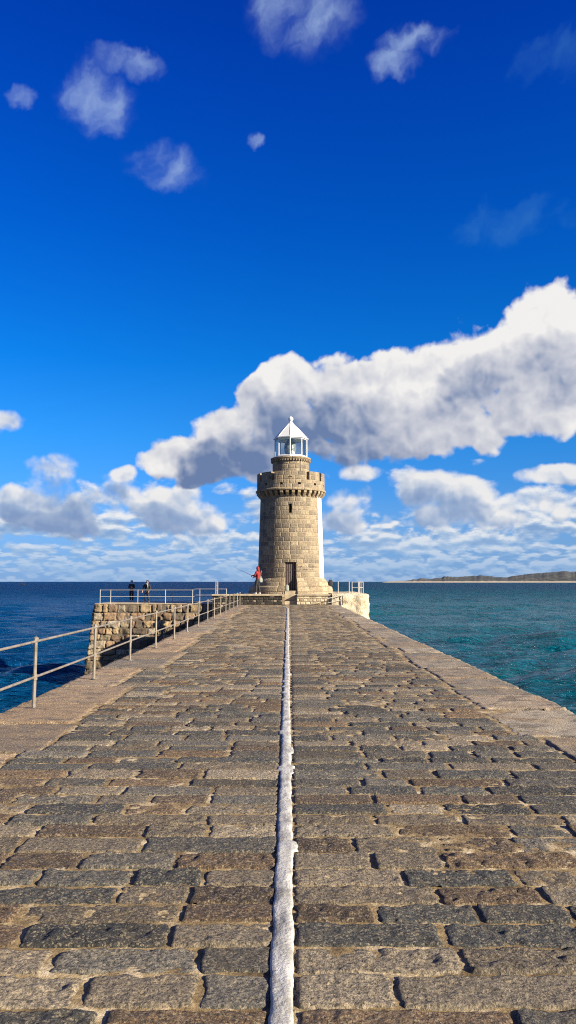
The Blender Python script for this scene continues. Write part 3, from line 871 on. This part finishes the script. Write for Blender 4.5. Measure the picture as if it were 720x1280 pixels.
for k in range(8):
    a, b = oc(k, 1.165, 10.84), oc(k + 1, 1.165, 10.84); a2, b2 = oc(k, 1.165, 12.04), oc(k + 1, 1.165, 12.04)
    nrm = Vector(((a[0] + b[0]) / 2 - LX, (a[1] + b[1]) / 2 - LY, 0)).normalized() * .012
    mb = MB(); vs = [Vector(v) for v in (a, b, b2, a2)]
    mb.add(vs + [v - nrm for v in vs], [(0, 1, 2, 3), (7, 6, 5, 4), (0, 4, 5, 1), (1, 5, 6, 2), (2, 6, 7, 3), (3, 7, 4, 0)]).build('pane', GLASS, lan)
octa('lantern_roof', WHITE, [(1.16, 12.10), (1.31, 12.10), (1.31, 12.17), (1.20, 12.24), (.62, 12.86), (.16, 13.32)], lan)
mb = MB()
for k in range(8): mb.tube([oc(k, 1.20, 12.245), oc(k, .62, 12.87), oc(k, .15, 13.33)], .02, 5)
mb.build('roof_ridges', WHITE, lan)
prof = [(.17, 13.30), (.19, 13.36), (.12, 13.42), (.10, 13.48)] + [(.185 * math.sin(a), 13.66 - .185 * math.cos(a)) for a in np.linspace(.5, 2.95, 12)] + [(.03, 13.85), (.012, 13.90)]
o = MB().lathe(prof, 20, (LX, LY, 0)).build('finial', WHITE, lan, True)
lamp = MB().lathe([(.30, 10.9), (.36, 11.0), (.42, 11.2), (.45, 11.45), (.43, 11.7), (.36, 11.9), (.24, 12.0), (.05, 12.03)], 28, (LX - .05, LY, 0)).build('lamp_lens', LENS, lan, True)
MB().lathe([(.20, 10.67), (.20, 10.80), (.30, 10.84), (.30, 10.9)], 20, (LX - .05, LY, 0)).build('lamp_pedestal', DARKMETAL, lan)
MB().lathe([(.02, 10.83)] + [(.17 * math.sin(a), 11.0 - .17 * math.cos(a)) for a in np.linspace(.2, 2.95, 10)], 16, (LX + .12, LY - .62, 0)).build('signal_globe', WHITE, lan, True)

# ------------------------------------------------------------------ platform under the lighthouse
plat = empty('lighthouse_platform', (0, 52.3, 0))
tag(plat, 'low raised stone platform with a stair notch that carries the lighthouse', 'platform')
def pl(o): o.parent = plat; o.matrix_parent_inverse = Matrix.Translation((0, -52.3, 0)); return o
def box_uv(mb, name, m):
    o = mb.build(name, m); uv = o.data.uv_layers.new(name='UVMap')
    for lpx in o.data.loops:
        co = o.data.vertices[lpx.vertex_index].co; uv.data[lpx.index].uv = (co.x + co.y, co.z)
    return o
NX0, NX1 = -.235, .605
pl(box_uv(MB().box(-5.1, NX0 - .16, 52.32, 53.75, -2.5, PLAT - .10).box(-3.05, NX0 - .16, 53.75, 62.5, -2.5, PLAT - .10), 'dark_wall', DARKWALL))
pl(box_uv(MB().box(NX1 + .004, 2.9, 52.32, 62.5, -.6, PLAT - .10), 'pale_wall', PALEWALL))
pl(box_uv(MB().box(NX0 - .158, NX0, 52.30, 53.9, -.6, PLAT - .002), 'stair_cheek', SMOOTHST))
pl(bevel(MB().box(-5.16, NX0 - .165, 52.24, 53.8, PLAT - .098, PLAT).build('paved_top', CONC), .02))
pl(MB().box(-3.10, NX0 - .165, 53.803, 62.55, PLAT - .098, PLAT - .003).build('paved_top', CONC))
pl(bevel(MB().box(NX1 + .002, 2.95, 52.24, 62.55, PLAT - .098, PLAT + .003).build('paved_top', CONC), .02))
pl(MB().box(NX0 + .001, NX1 - .001, 54.2, 62.4, -.6, PLAT - .03).build('core', CONC))
for k, (ya, z) in enumerate(((52.62, .23), (53.0, .46), (53.4, .69), (53.85, .915))):
    pl(bevel(MB().box(NX0 + .003, NX1 - .003, ya, 54.45, z - .24, z).build('stair_tread', CONC), .012))

# ------------------------------------------------------------------ rough masonry of the left quay head
def map_wall(st, L0, L1, org, du, nrm, batter, z_top):
    """place stone patches (x along, y up, z out) on a wall"""
    pass
lb = empty('stone_quay', (-9, 61, 0))
tag(lb, 'square quay of big rough tan granite blocks rising from the sea', 'quay wall')
BZ = -.12
QX0, QX1, QY0, QY1 = -14.45, -3.75, 58.0, 64.6
BAT = .11
stones = Stones(); rq = np.random.default_rng(404)
PAL = [(.42, .31, .175), (.36, .265, .155), (.48, .39, .25), (.30, .21, .13), (.38, .255, .15), (.28, .22, .15), (.14, .105, .075), (.50, .42, .30), (.34, .22, .13)]
def wall_face(length, place, seed):
    z = BZ - .02
    while z > SEA - 1.2:
        h = rq.uniform(.34, .62) if z < BZ - .1 else .62
        u = 0.0
        while u < length - .01:
            w = rq.uniform(.35, 1.15)
            if length - (u + w) < .4: w = length - u
            V, Q = patch(u, u + w, z - h, z, .065, rq.uniform(.04, .07), .11, rq.uniform(.045, .10), rq.uniform(-.03, .09), (rq.normal(0, .06), rq.normal(0, .06)), int(rq.integers(1, 3000)), freq=2.6, wob=.7)
            c = PAL[rq.integers(len(PAL))]; kq = rq.uniform(.36, .78)
            stones.add(place(V), Q, tuple(x * kq for x in c))
            u += w
        z -= h
def front(V):
    o = V.copy(); b = (BZ - V[:, 1]) * BAT
    o[:, 0] = QX0 - b * np.clip(1 - V[:, 0] / 3, 0, 1) + V[:, 0]; o[:, 1] = QY0 - b - V[:, 2]; o[:, 2] = V[:, 1]; return o
def leftf(V):
    o = V.copy(); b = (BZ - V[:, 1]) * BAT
    o[:, 0] = QX0 - b - V[:, 2]; o[:, 1] = QY1 - V[:, 0] - b * np.clip((V[:, 0] - (QY1 - QY0) + 3) / 3, 0, 1); o[:, 2] = V[:, 1]; return o
wall_face(QX1 - QX0, front, 1); wall_face(QY1 - QY0, leftf, 2)
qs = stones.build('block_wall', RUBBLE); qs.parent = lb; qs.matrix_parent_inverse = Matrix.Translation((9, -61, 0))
def frustum(mb, i):
    b = (BZ - SEA + 1.2) * BAT
    top = [(QX0 + i, QY0 + i, BZ - .03), (QX1 + .3, QY0 + i, BZ - .03), (QX1 + .3, QY1, BZ - .03), (QX0 + i, QY1, BZ - .03)]
    bot = [(QX0 + i - b, QY0 + i - b, SEA - 1.2), (QX1 + .3, QY0 + i - b, SEA - 1.2), (QX1 + .3, QY1, SEA - 1.2), (QX0 + i - b, QY1, SEA - 1.2)]
    return mb.add(top + bot, [(0, 1, 2, 3), (7, 6, 5, 4), (0, 4, 5, 1), (1, 5, 6, 2), (2, 6, 7, 3), (3, 7, 4, 0)])
o = frustum(MB(), .045).build('rubble_core', PIERW); o.parent = lb; o.matrix_parent_inverse = Matrix.Translation((9, -61, 0))
o = bevel(MB().box(QX0 - .02, QX1 + .35, QY0 - .02, QY1 + .05, BZ - .028, BZ + .03).build('paved_top', CONC), .015); o.parent = lb; o.matrix_parent_inverse = Matrix.Translation((9, -61, 0))

# ------------------------------------------------------------------ lime washed quay head on the right
rb = empty('bulwark', (4, 57, 0))
tag(rb, 'pale limewashed bulwark with a lumpy rounded corner right of the lighthouse', 'bulwark')
path = [(2.96, 52.22), (3.6, 52.22), (4.2, 52.22), (4.7, 52.24)] + [(4.75 + .62 * math.sin(a), 52.86 - .62 * math.cos(a)) for a in np.linspace(.15, 1.5, 7)] + [(5.39, 53.6 + .8 * k) for k in range(12)]
pp = []
for a, b in zip(path[:-1], path[1:]):
    n = max(1, int(math.hypot(b[0]-a[0], b[1]-a[1]) / .09))
    for k in range(n): pp.append((a[0] + (b[0]-a[0]) * k / n, a[1] + (b[1]-a[1]) * k / n))
pp = np.array(pp); tg = np.gradient(pp, axis=0); nr = np.stack([tg[:, 1], -tg[:, 0]], -1); nr /= np.linalg.norm(nr, axis=1)[:, None]
sarc = np.concatenate([[0], np.cumsum(np.linalg.norm(np.diff(pp, axis=0), axis=1))])
BT = .74
zz = np.concatenate([np.array([BT + .01, BT + .012, BT - .01, BT - .05, BT - .12]), np.arange(BT - .22, SEA - 1.2, -.10)])
inset = np.concatenate([np.array([.9, .14, .05, .015, 0]), np.zeros(len(zz) - 5)])
Vv = []
for z, ins in zip(zz, inset):
    out_ = (BT - z) * .07 - ins + (.22 * fbm(sarc * .9, sarc * 0 + z * .9, 5, 88, .6) + .05 * vnoise(sarc * 5, sarc * 0 + z * 5, 90)) * (1 if z < BT - .03 else .15)
    Vv.append(np.concatenate([pp + nr * out_[:, None] if hasattr(out_, 'shape') else pp + nr * out_, np.full((len(pp), 1), z)], 1))
V = np.concatenate(Vv); i = np.arange(len(V)).reshape(len(zz), -1)
Q = np.stack([i[:-1, :-1], i[1:, :-1], i[1:, 1:], i[:-1, 1:]], -1).reshape(-1, 4)
o = quads_obj('rough_face', V, Q, LIME); o.parent = rb; o.matrix_parent_inverse = Matrix.Translation((-4, -57, 0))
o = MB().box(2.96, 5.2, 52.35, 62.4, BT - .3, BT + .006).build('paved_top', CONC); o.parent = rb; o.matrix_parent_inverse = Matrix.Translation((-4, -57, 0))

# ------------------------------------------------------------------ railings
def railing(name, label, posts, rails, h, mat, pr=.025, rr=.02, group=None, ball=True, lean=0.0):
    """posts: base points; rails: heights (fraction) along the whole chain"""
    b = Vector(posts[0]); e = empty(name, b); tag(e, label, 'railing', group)
    for p in posts:
        q = Vector(p) - b; ln = Vector((lean * random.uniform(.3, 1), lean * random.uniform(-.4, .4), 0))
        mb = MB().tube([q + Vector((0, 0, -.03)) - ln * .5, q + Vector((0, 0, h))], pr, 8)
        mb.tube([q, q + Vector((0, 0, .012))], pr * 2.1, 10)
        if ball:
            mb.tube([q + Vector((0, 0, h - .045)), q + Vector((0, 0, h - .03)), q + Vector((0, 0, h + .012)), q + Vector((0, 0, h + .025))], [pr, pr * 1.5, pr * 1.5, pr * .6], 8)
            for f in rails[1:]: mb.tube([q + Vector((0, 0, h * f - .035)), q + Vector((0, 0, h * f + .035))], pr * 1.35, 8)
        mb.build('post', mat, e, False)
    for f in rails:
        pts = [Vector(p) - b + Vector((0, 0, h * f)) for p in posts]
        mb = MB()
        for a, c in zip(pts[:-1], pts[1:]): mb.tube([a, c], rr, 8)
        mb.build('rail', mat, e)
    return e
RG = 'weathered steel railings of the quay'
r0 = railing('pier_railing', 'long two rail steel railing running along the left edge of the breakwater',
        [(-3.10 + .012 * math.sin(k * 2.1), 9.58 + 2.9 * k, .006) for k in range(-3, 15)], (.96, .45), .845, GALV, .022, .0155, lean=.02)
FX = [-14.15] + [(x - 360) / 963 * 58.3 for x in (139.4, 173.2, 207.5, 241.3)] + [-5.1]
railing('quay_front_railing', 'thin railing along the front edge of the rough block quay', [(x, 58.35, BZ + .03) for x in FX], (.97, .5), 1.04, PALERAIL, .026, .017, ball=False)
BX = [(x - 360) / 963 * 64.3 for x in (133.3, 151.7, 183.6, 216.7, 250.5)] + [-5.1]
railing('quay_back_railing', 'thin railing along the far edge of the rough block quay', [(x, 64.2, BZ + .03) for x in BX], (.97, .5), 1.06, PALERAIL, .026, .017, ball=False)
railing('bulwark_railing', 'short pale railing of close set posts on the corner of the limewashed bulwark', [(4.36, 52.75, BT), (4.62, 53.6, BT), (4.84, 53.0, BT), (5.13, 52.95, BT)][0:1] + [(4.86, 52.75, BT), (5.14, 53.0, BT), (5.18, 55.0, BT), (5.18, 57.0, BT)], (.97, .5), .80, PALERAIL, .026, .018, ball=False)
for (x, lab) in ((3.42, 'single slim pale post standing on the bulwark just right of the tower foot'), (4.17, 'single slim pale post standing beside the short bulwark railing')):
    e = empty('rail_post', (x, 52.8, BT)); tag(e, lab, 'post')
    MB().tube([(0, 0, -.02), (0, 0, .79)], .026, 8).tube([(0, 0, 0), (0, 0, .015)], .06, 10).build('shaft', PALERAIL, e)
    MB().tube([(0, 0, .79), (0, 0, .80), (0, 0, .825)], [.034, .034, .012], 8).build('cap', PALERAIL, e)
# sloping handrail on a dark post by the bulwark
e = empty('step_handrail', (2.66, 51.75, 0)); tag(e, 'low sloping pale handrail on short dark posts in front of the bulwark', 'handrail')
MB().tube([(0, 0, -.02), (0, 0, .42)], .035, 8).build('post', DARKMETAL, e)
MB().tube([(1.0, .30, -.02), (1.0, .30, .62)], .03, 8).build('post', DARKMETAL, e)
MB().tube([(-.36, 0, .36), (0, 0, .43), (1.0, .30, .63), (1.2, .33, .69)], .024, 8).build('rail', PALERAIL, e)
MB().tube([(0, 0, .14), (1.0, .30, .34)], .018, 8).build('rail', PALERAIL, e)
# ladder hand posts
e = empty('ladder_handrail', (-4.92, 53.5, PLAT)); tag(e, 'pair of tall slim ladder hand posts at the left end of the lighthouse platform', 'ladder rail')
for dx_ in (-.07, .06):
    MB().tube([(dx_, 0, -.02), (dx_, 0, .86)], .024, 8).tube([(dx_, 0, .86), (dx_, 0, .885)], [.03, .01], 8).build('post', PALERAIL, e)
for k in range(2): MB().tube([(-.07, 0, .25 + .35 * k), (.06, 0, .25 + .35 * k)], .014, 6).build('rung', PALERAIL, e)
# ------------------------------------------------------------------ people
def skin_mesh(name, nodes, edges, m, parent, root=0, sub=2):
    """skeleton (point, radius) list grown into one continuous surface and frozen as a mesh"""
    me = bpy.data.meshes.new(name + '_rig')
    me.from_pydata([tuple(n[0]) for n in nodes], edges, []); me.update()
    o = bpy.data.objects.new(name, me); COL.objects.link(o)
    md = o.modifiers.new('skin', 'SKIN'); md.use_smooth_shade = True; md.branch_smoothing = .3
    sv = me.skin_vertices[0].data
    for i, n in enumerate(nodes):
        r = n[1]; sv[i].radius = (r, r) if not isinstance(r, tuple) else r
        sv[i].use_root = (i == root)
    sb = o.modifiers.new('sub', 'SUBSURF'); sb.levels = sub; sb.render_levels = sub
    dg = bpy.context.evaluated_depsgraph_get(); dg.update()
    nm = bpy.data.meshes.new_from_object(o.evaluated_get(dg))
    bpy.data.objects.remove(o); bpy.data.meshes.remove(me)
    nm.name = name; nm.materials.clear(); nm.materials.append(m)
    nm.polygons.foreach_set('use_smooth', [True] * len(nm.polygons))
    return link(bpy.data.objects.new(name, nm), parent)

def person(loc, rz, s, label, J, jacket, trousers, shoe_m, hood_m=None, hair=True):
    """J: joints in local metres, the person faces -Y; head, hands and limbs grow from one skeleton"""
    e = empty('person', loc, rz); e.scale = (s, s, s); tag(e, label, 'person', None)
    V = lambda p: Vector(p)
    N, E = [], []
    def node(p, r): N.append((V(p), r)); return len(N) - 1
    def bone(a, b): E.append((a, b))
    pel = node(J['pelvis'], .105); wst = node(J['waist'], .105); chs = node(J['chest'], .125); nk0 = node(J['neck'], .055)
    hd = V(J['head']); face = V(J.get('face', (0, -1, 0))).normalized()
    nk = node(hd + V((0, .0, -.10)), .055); h1 = node(hd, .090); h2 = node(hd + V((0, .0, .085)), .070)
    for a, b in ((pel, wst), (wst, chs), (chs, nk0), (nk0, nk), (nk, h1), (h1, h2)): bone(a, b)
    ns = node(hd + face * .088 + V((0, 0, .0)), .018); ns2 = node(hd + face * .112 + V((0, 0, -.012)), .010); bone(h1, ns); bone(ns, ns2)
    side = face.cross(V((0, 0, 1))).normalized()
    for sg in (-1, 1):
        er = node(hd + side * sg * .092, .014); er2 = node(hd + side * sg * .104 + V((0, 0, .02)), .010); bone(h1, er); bone(er, er2)
    arms, legs = [], []
    for S in ('L', 'R'):
        sh, el, wr = V(J['sh' + S]), V(J['el' + S]), V(J['wr' + S])
        a = node(sh, .058); b = node(el, .042); c = node(wr, .028)
        bone(chs, a); bone(a, b); bone(b, c)
        d = (wr - el).normalized(); out = d.cross(V((0, -1, .3))).normalized(); pn = d.cross(out).normalized()
        pm = node(wr + d * .055, .030); bone(c, pm)
        for k in range(4):
            o = out * (.027 * (1.5 - k) * .75); ln = (.075, .085, .08, .062)[k]; curl = pn * .03
            f0 = node(wr + d * .085 + o, .0095); f1 = node(wr + d * (.085 + ln * .55) + o + curl * .6, .0085); f2 = node(wr + d * (.085 + ln * .85) + o + curl * 1.7, .007)
            bone(pm, f0); bone(f0, f1); bone(f1, f2)
        t0 = node(wr + d * .045 + out * .035 + pn * .012, .0105); t1 = node(wr + d * .085 + out * .052 + pn * .03, .009); bone(c, t0); bone(t0, t1)
        arms.append((sh, el, wr))
        hp, kn, an = V(J['hp' + S]), V(J['kn' + S]), V(J['an' + S])
        a = node(hp, .085); b = node(kn, .056); c = node(an, .040); f = node(an + face * .10 + V((0, 0, -.045)), .032); g = node(an + face * .16 + V((0, 0, -.055)), .024)
        bone(pel, a); bone(a, b); bone(b, c); bone(c, f); bone(f, g)
        legs.append((hp, kn, an))
    skin_mesh('body', N, E, SKIN, e)
    # clothes follow the limbs a little outside them
    nd = [(V(J['waist']) + V((0, 0, -.16)), .165), (V(J['waist']), .155), (V(J['chest']), .168), (V(J['neck']) + V((0, 0, -.03)), .085)]
    ed = [(0, 1), (1, 2), (2, 3)]
    for sh, el, wr in arms:
        b = len(nd); nd += [(sh, .085), (el, .064), (el + (wr - el) * .93, .046)]; ed += [(2, b), (b, b+1), (b+1, b+2)]
    skin_mesh('jacket', nd, ed, jacket, e, 1)
    nd = [(V(J['pelvis']), .135), (V(J['pelvis']) + V((0, 0, .1)), .135)]; ed = [(0, 1)]
    for hp, kn, an in legs:
        b = len(nd); nd += [(hp + V((0, 0, -.04)), .105), (kn, .076), (an + V((0, 0, .02)), .060)]; ed += [(0, b), (b, b+1), (b+1, b+2)]
    skin_mesh('trousers', nd, ed, trousers, e, 0)
    for hp, kn, an in legs:
        q = an + V((0, 0, -.035))
        skin_mesh('shoe', [(q - face * .05, (.042, .042)), (q + face * .03, .048), (q + face * .12 + V((0, 0, -.012)), .042), (q + face * .185 + V((0, 0, -.02)), .030)], [(0, 1), (1, 2), (2, 3)], shoe_m, e, 0)
    for sg in (-1, 1):
        mb = MB().lathe([(.001, -.012)] + [(.012 * math.sin(a), -.012 * math.cos(a)) for a in np.linspace(.4, 2.7, 5)] + [(.001, .012)], 8, tuple(hd + face * .080 + side * sg * .034 + V((0, 0, .02))))
        mb.build('eye', HAIR, e, True)
    if hood_m is not None:
        b = hd - face * .022
        skin_mesh('hood', [(V(J['neck']) + V((0, .02, -.02)), .12), (b + V((0, 0, -.10)), .105), (b + V((0, 0, .015)), .118), (b + V((0, 0, .10)), .085), (b + V((0, 0, .135)) - face * .02, .04)], [(0, 1), (1, 2), (2, 3), (3, 4)], hood_m, e, 1)
    elif hair:
        b = hd - face * .026
        skin_mesh('hair', [(b + V((0, 0, -.09)), .070), (b + V((0, 0, .02)), .098), (b + V((0, 0, .085)), .080), (b + V((0, 0, .125)) + face * .02, .04)], [(0, 1), (1, 2), (2, 3)], HAIR, e, 1)
    return e

stand = dict(pelvis=(0, 0, .96), waist=(0, 0, 1.10), chest=(0, 0, 1.32), neck=(0, 0, 1.47), head=(0, -.02, 1.62),
             shL=(.19, 0, 1.40), elL=(.25, .01, 1.13), wrL=(.23, -.10, .90), shR=(-.19, 0, 1.40), elR=(-.25, .01, 1.13), wrR=(-.23, -.10, .90),
             hpL=(.09, 0, .90), knL=(.10, -.01, .50), anL=(.11, .02, .085), hpR=(-.09, 0, .90), knR=(-.10, -.01, .50), anR=(-.11, .02, .085))
# the one at the back, arms folded in, looking out to sea
J = dict(stand); J.update(elL=(.22, -.05, 1.14), wrL=(.06, -.20, 1.18), elR=(-.22, -.05, 1.14), wrR=(-.06, -.20, 1.12), face=(-.2, -1, 0), anL=(.10, .02, .085), anR=(-.08, -.06, .085), knR=(-.09, -.05, .5))
person((-12.84, 63.55, BZ + .03), R(10), 1.0, 'person all in black with white shoes standing upright at the far quay railing', J, BLACKCLOTH, BLACKCLOTH, WHITESHOE)
# the one by the front edge, hands low in front, weight on one leg
J = dict(stand); J.update(elL=(.27, -.02, 1.14), wrL=(.20, -.14, .93), elR=(-.30, .02, 1.16), wrR=(-.31, -.10, .94), head=(.05, -.05, 1.61), face=(.35, -1, 0), anL=(.17, -.03, .085), knL=(.14, -.05, .5), anR=(-.16, .06, .085), knR=(-.13, .0, .5), chest=(.02, -.03, 1.32), neck=(.03, -.03, 1.47))
person((-10.70, 58.75, BZ + .03), R(-8), 1.0, 'person in a bulky black coat with bare hands at the near quay railing', J, BLACKCLOTH, NAVYCLOTH, BLACKCLOTH)
sc = MB().tube([(-.03, -.14, 1.50), (.05, -.16, 1.44), (.10, -.15, 1.34), (.09, -.19, 1.20)], [.03, .04, .04, .03], 8)
o = sc.build('scarf', GREYCLOTH, [x for x in COL.objects if x.name == 'person.001'][0], True)
# the angler under the tower
J = dict(stand); J.update(elL=(.23, -.10, 1.15), wrL=(.10, -.34, 1.17), elR=(-.24, -.08, 1.15), wrR=(-.12, -.30, 1.08), face=(0, -1, 0), anL=(.13, -.06, .085), anR=(-.13, .08, .085), knL=(.12, -.07, .5))
RZ = R(-118)
ang = person((-2.08, 53.35, PLAT + .003), RZ, 1.09, 'person in a red hooded jacket and dark trousers fishing beside the tower', J, REDCLOTH, BLACKCLOTH, WHITESHOE, REDCLOTH)
def wpt(p):
    v = Matrix.Rotation(RZ, 4, 'Z') @ (Vector(p) * 1.09); return v + Vector((-2.08, 53.35, PLAT + .003))
h = wpt((.07, -.42, 1.18)); g = wpt((-.10, -.36, 1.10))
tip = Vector((h.x - 1.25, h.y + 1.3, h.z + .55)); dirv = (tip - h).normalized()
e = empty('fishing_rod', h); tag(e, 'long thin fishing rod slanting up from the hands of the red jacketed angler', 'fishing rod')
MB().tube([-dirv * .55, Vector((0, 0, 0)), dirv * .8, tip - h + Vector((0, 0, .03))], [.016, .015, .011, .006], 6).build('blank', DARKMETAL, e)
MB().tube([-dirv * .52, -dirv * .12], .021, 8).build('handle', BLACKCLOTH, e)
MB().tube([Vector((-.03, 0, -.07)), Vector((.03, 0, -.07))], .035, 10).tube([Vector((0, 0, -.07)), Vector((0, 0, -.01))], .01, 6).build('reel', DARKMETAL, e)
# bags
def bag(name, loc, w, d, h, m, label, rz=0.0, strap=True):
    e = empty(name, loc, rz); tag(e, label, 'bag')
    nx = 14
    mb = MB(); prof = []
    vs, fs = [], []
    lv = [(0, .86), (.06, .97), (.3, 1.0), (.6, .97), (.82, .86), (.95, .62), (1.0, .3)]
    for (t_, k) in lv:
        for i in range(20):
            a = 2 * math.pi * i / 20; c, s_ = math.cos(a), math.sin(a)
            p = 3.2; r = (abs(c) ** p + abs(s_) ** p) ** (-1 / p)
            wob_ = 1 + .05 * math.sin(3 * a + t_ * 5)
            vs.append((c * r * w / 2 * k * wob_, s_ * r * d / 2 * k * wob_, t_ * h))
    for j in range(len(lv) - 1):
        for i in range(20): fs.append((j*20+i, j*20+(i+1) % 20, (j+1)*20+(i+1) % 20, (j+1)*20+i))
    fs += [tuple(reversed(range(20))), tuple((len(lv)-1)*20+i for i in range(20))]
    mb.add(vs, fs).build('sack', m, e, True)
    if strap: MB().tube([(-w*.22, 0, h*.94), (-w*.16, 0, h*1.16), (w*.16, 0, h*1.16), (w*.22, 0, h*.94)], .014, 6).build('handle', m, e, True)
    return e
sb_ = wpt((-.24, .10, .98))
b1 = bag('shoulder_bag', (sb_.x - .02, sb_.y - .13, sb_.z - .26), .24, .14, .34, GREYCLOTH, 'pale grey bag hanging at the hip of the red jacketed angler', R(12))
MB().tube([(0, 0, .34), (.02, .06, .58), (.06, .12, .80), (.10, .20, .72)], .014, 6).build('strap', GREYCLOTH, b1)
bag('backpack', (LX + 2.90, LY - .25, 1.25), .34, .30, .44, BLACKCLOTH, 'small black bag resting on the stone ledge at the right foot of the tower')
bag('canvas_sack', (-.06, 53.98, .917), .24, .22, .42, GREYCLOTH, 'pale canvas sack leaning at the left of the dark tower door', strap=False)
# a vessel low on the horizon
e = empty('distant_boat', (-700, 2040, SEA + .1)); tag(e, 'tiny dark vessel low on the horizon over the left sea', 'boat')
vs = []
for t_ in np.linspace(-1, 1, 9):
    w = 2.0 * (1 - max(0, t_) ** 2.2) * (.85 + .15 * min(1, t_ + 2)); sh = 1.6 + .5 * t_ * t_
    vs += [(t_ * 6, -w, sh), (t_ * 6, -w * .6, -.4), (t_ * 6, w * .6, -.4), (t_ * 6, w, sh)]
fs = []
for i in range(8):
    for k in range(4): fs.append((i*4+k, i*4+(k+1) % 4, (i+1)*4+(k+1) % 4, (i+1)*4+k))
fs += [(0, 1, 2, 3), (35, 34, 33, 32)]
MB().add(vs, fs).build('hull', BLACKCLOTH, e)
bevel(MB().box(-2.6, .6, -1.3, 1.3, 1.4, 3.6).build('cabin', NAVYCLOTH, e), .1)
MB().tube([(-1, 0, 3.6), (-1, 0, 6.2)], .08, 6).build('mast', DARKMETAL, e)
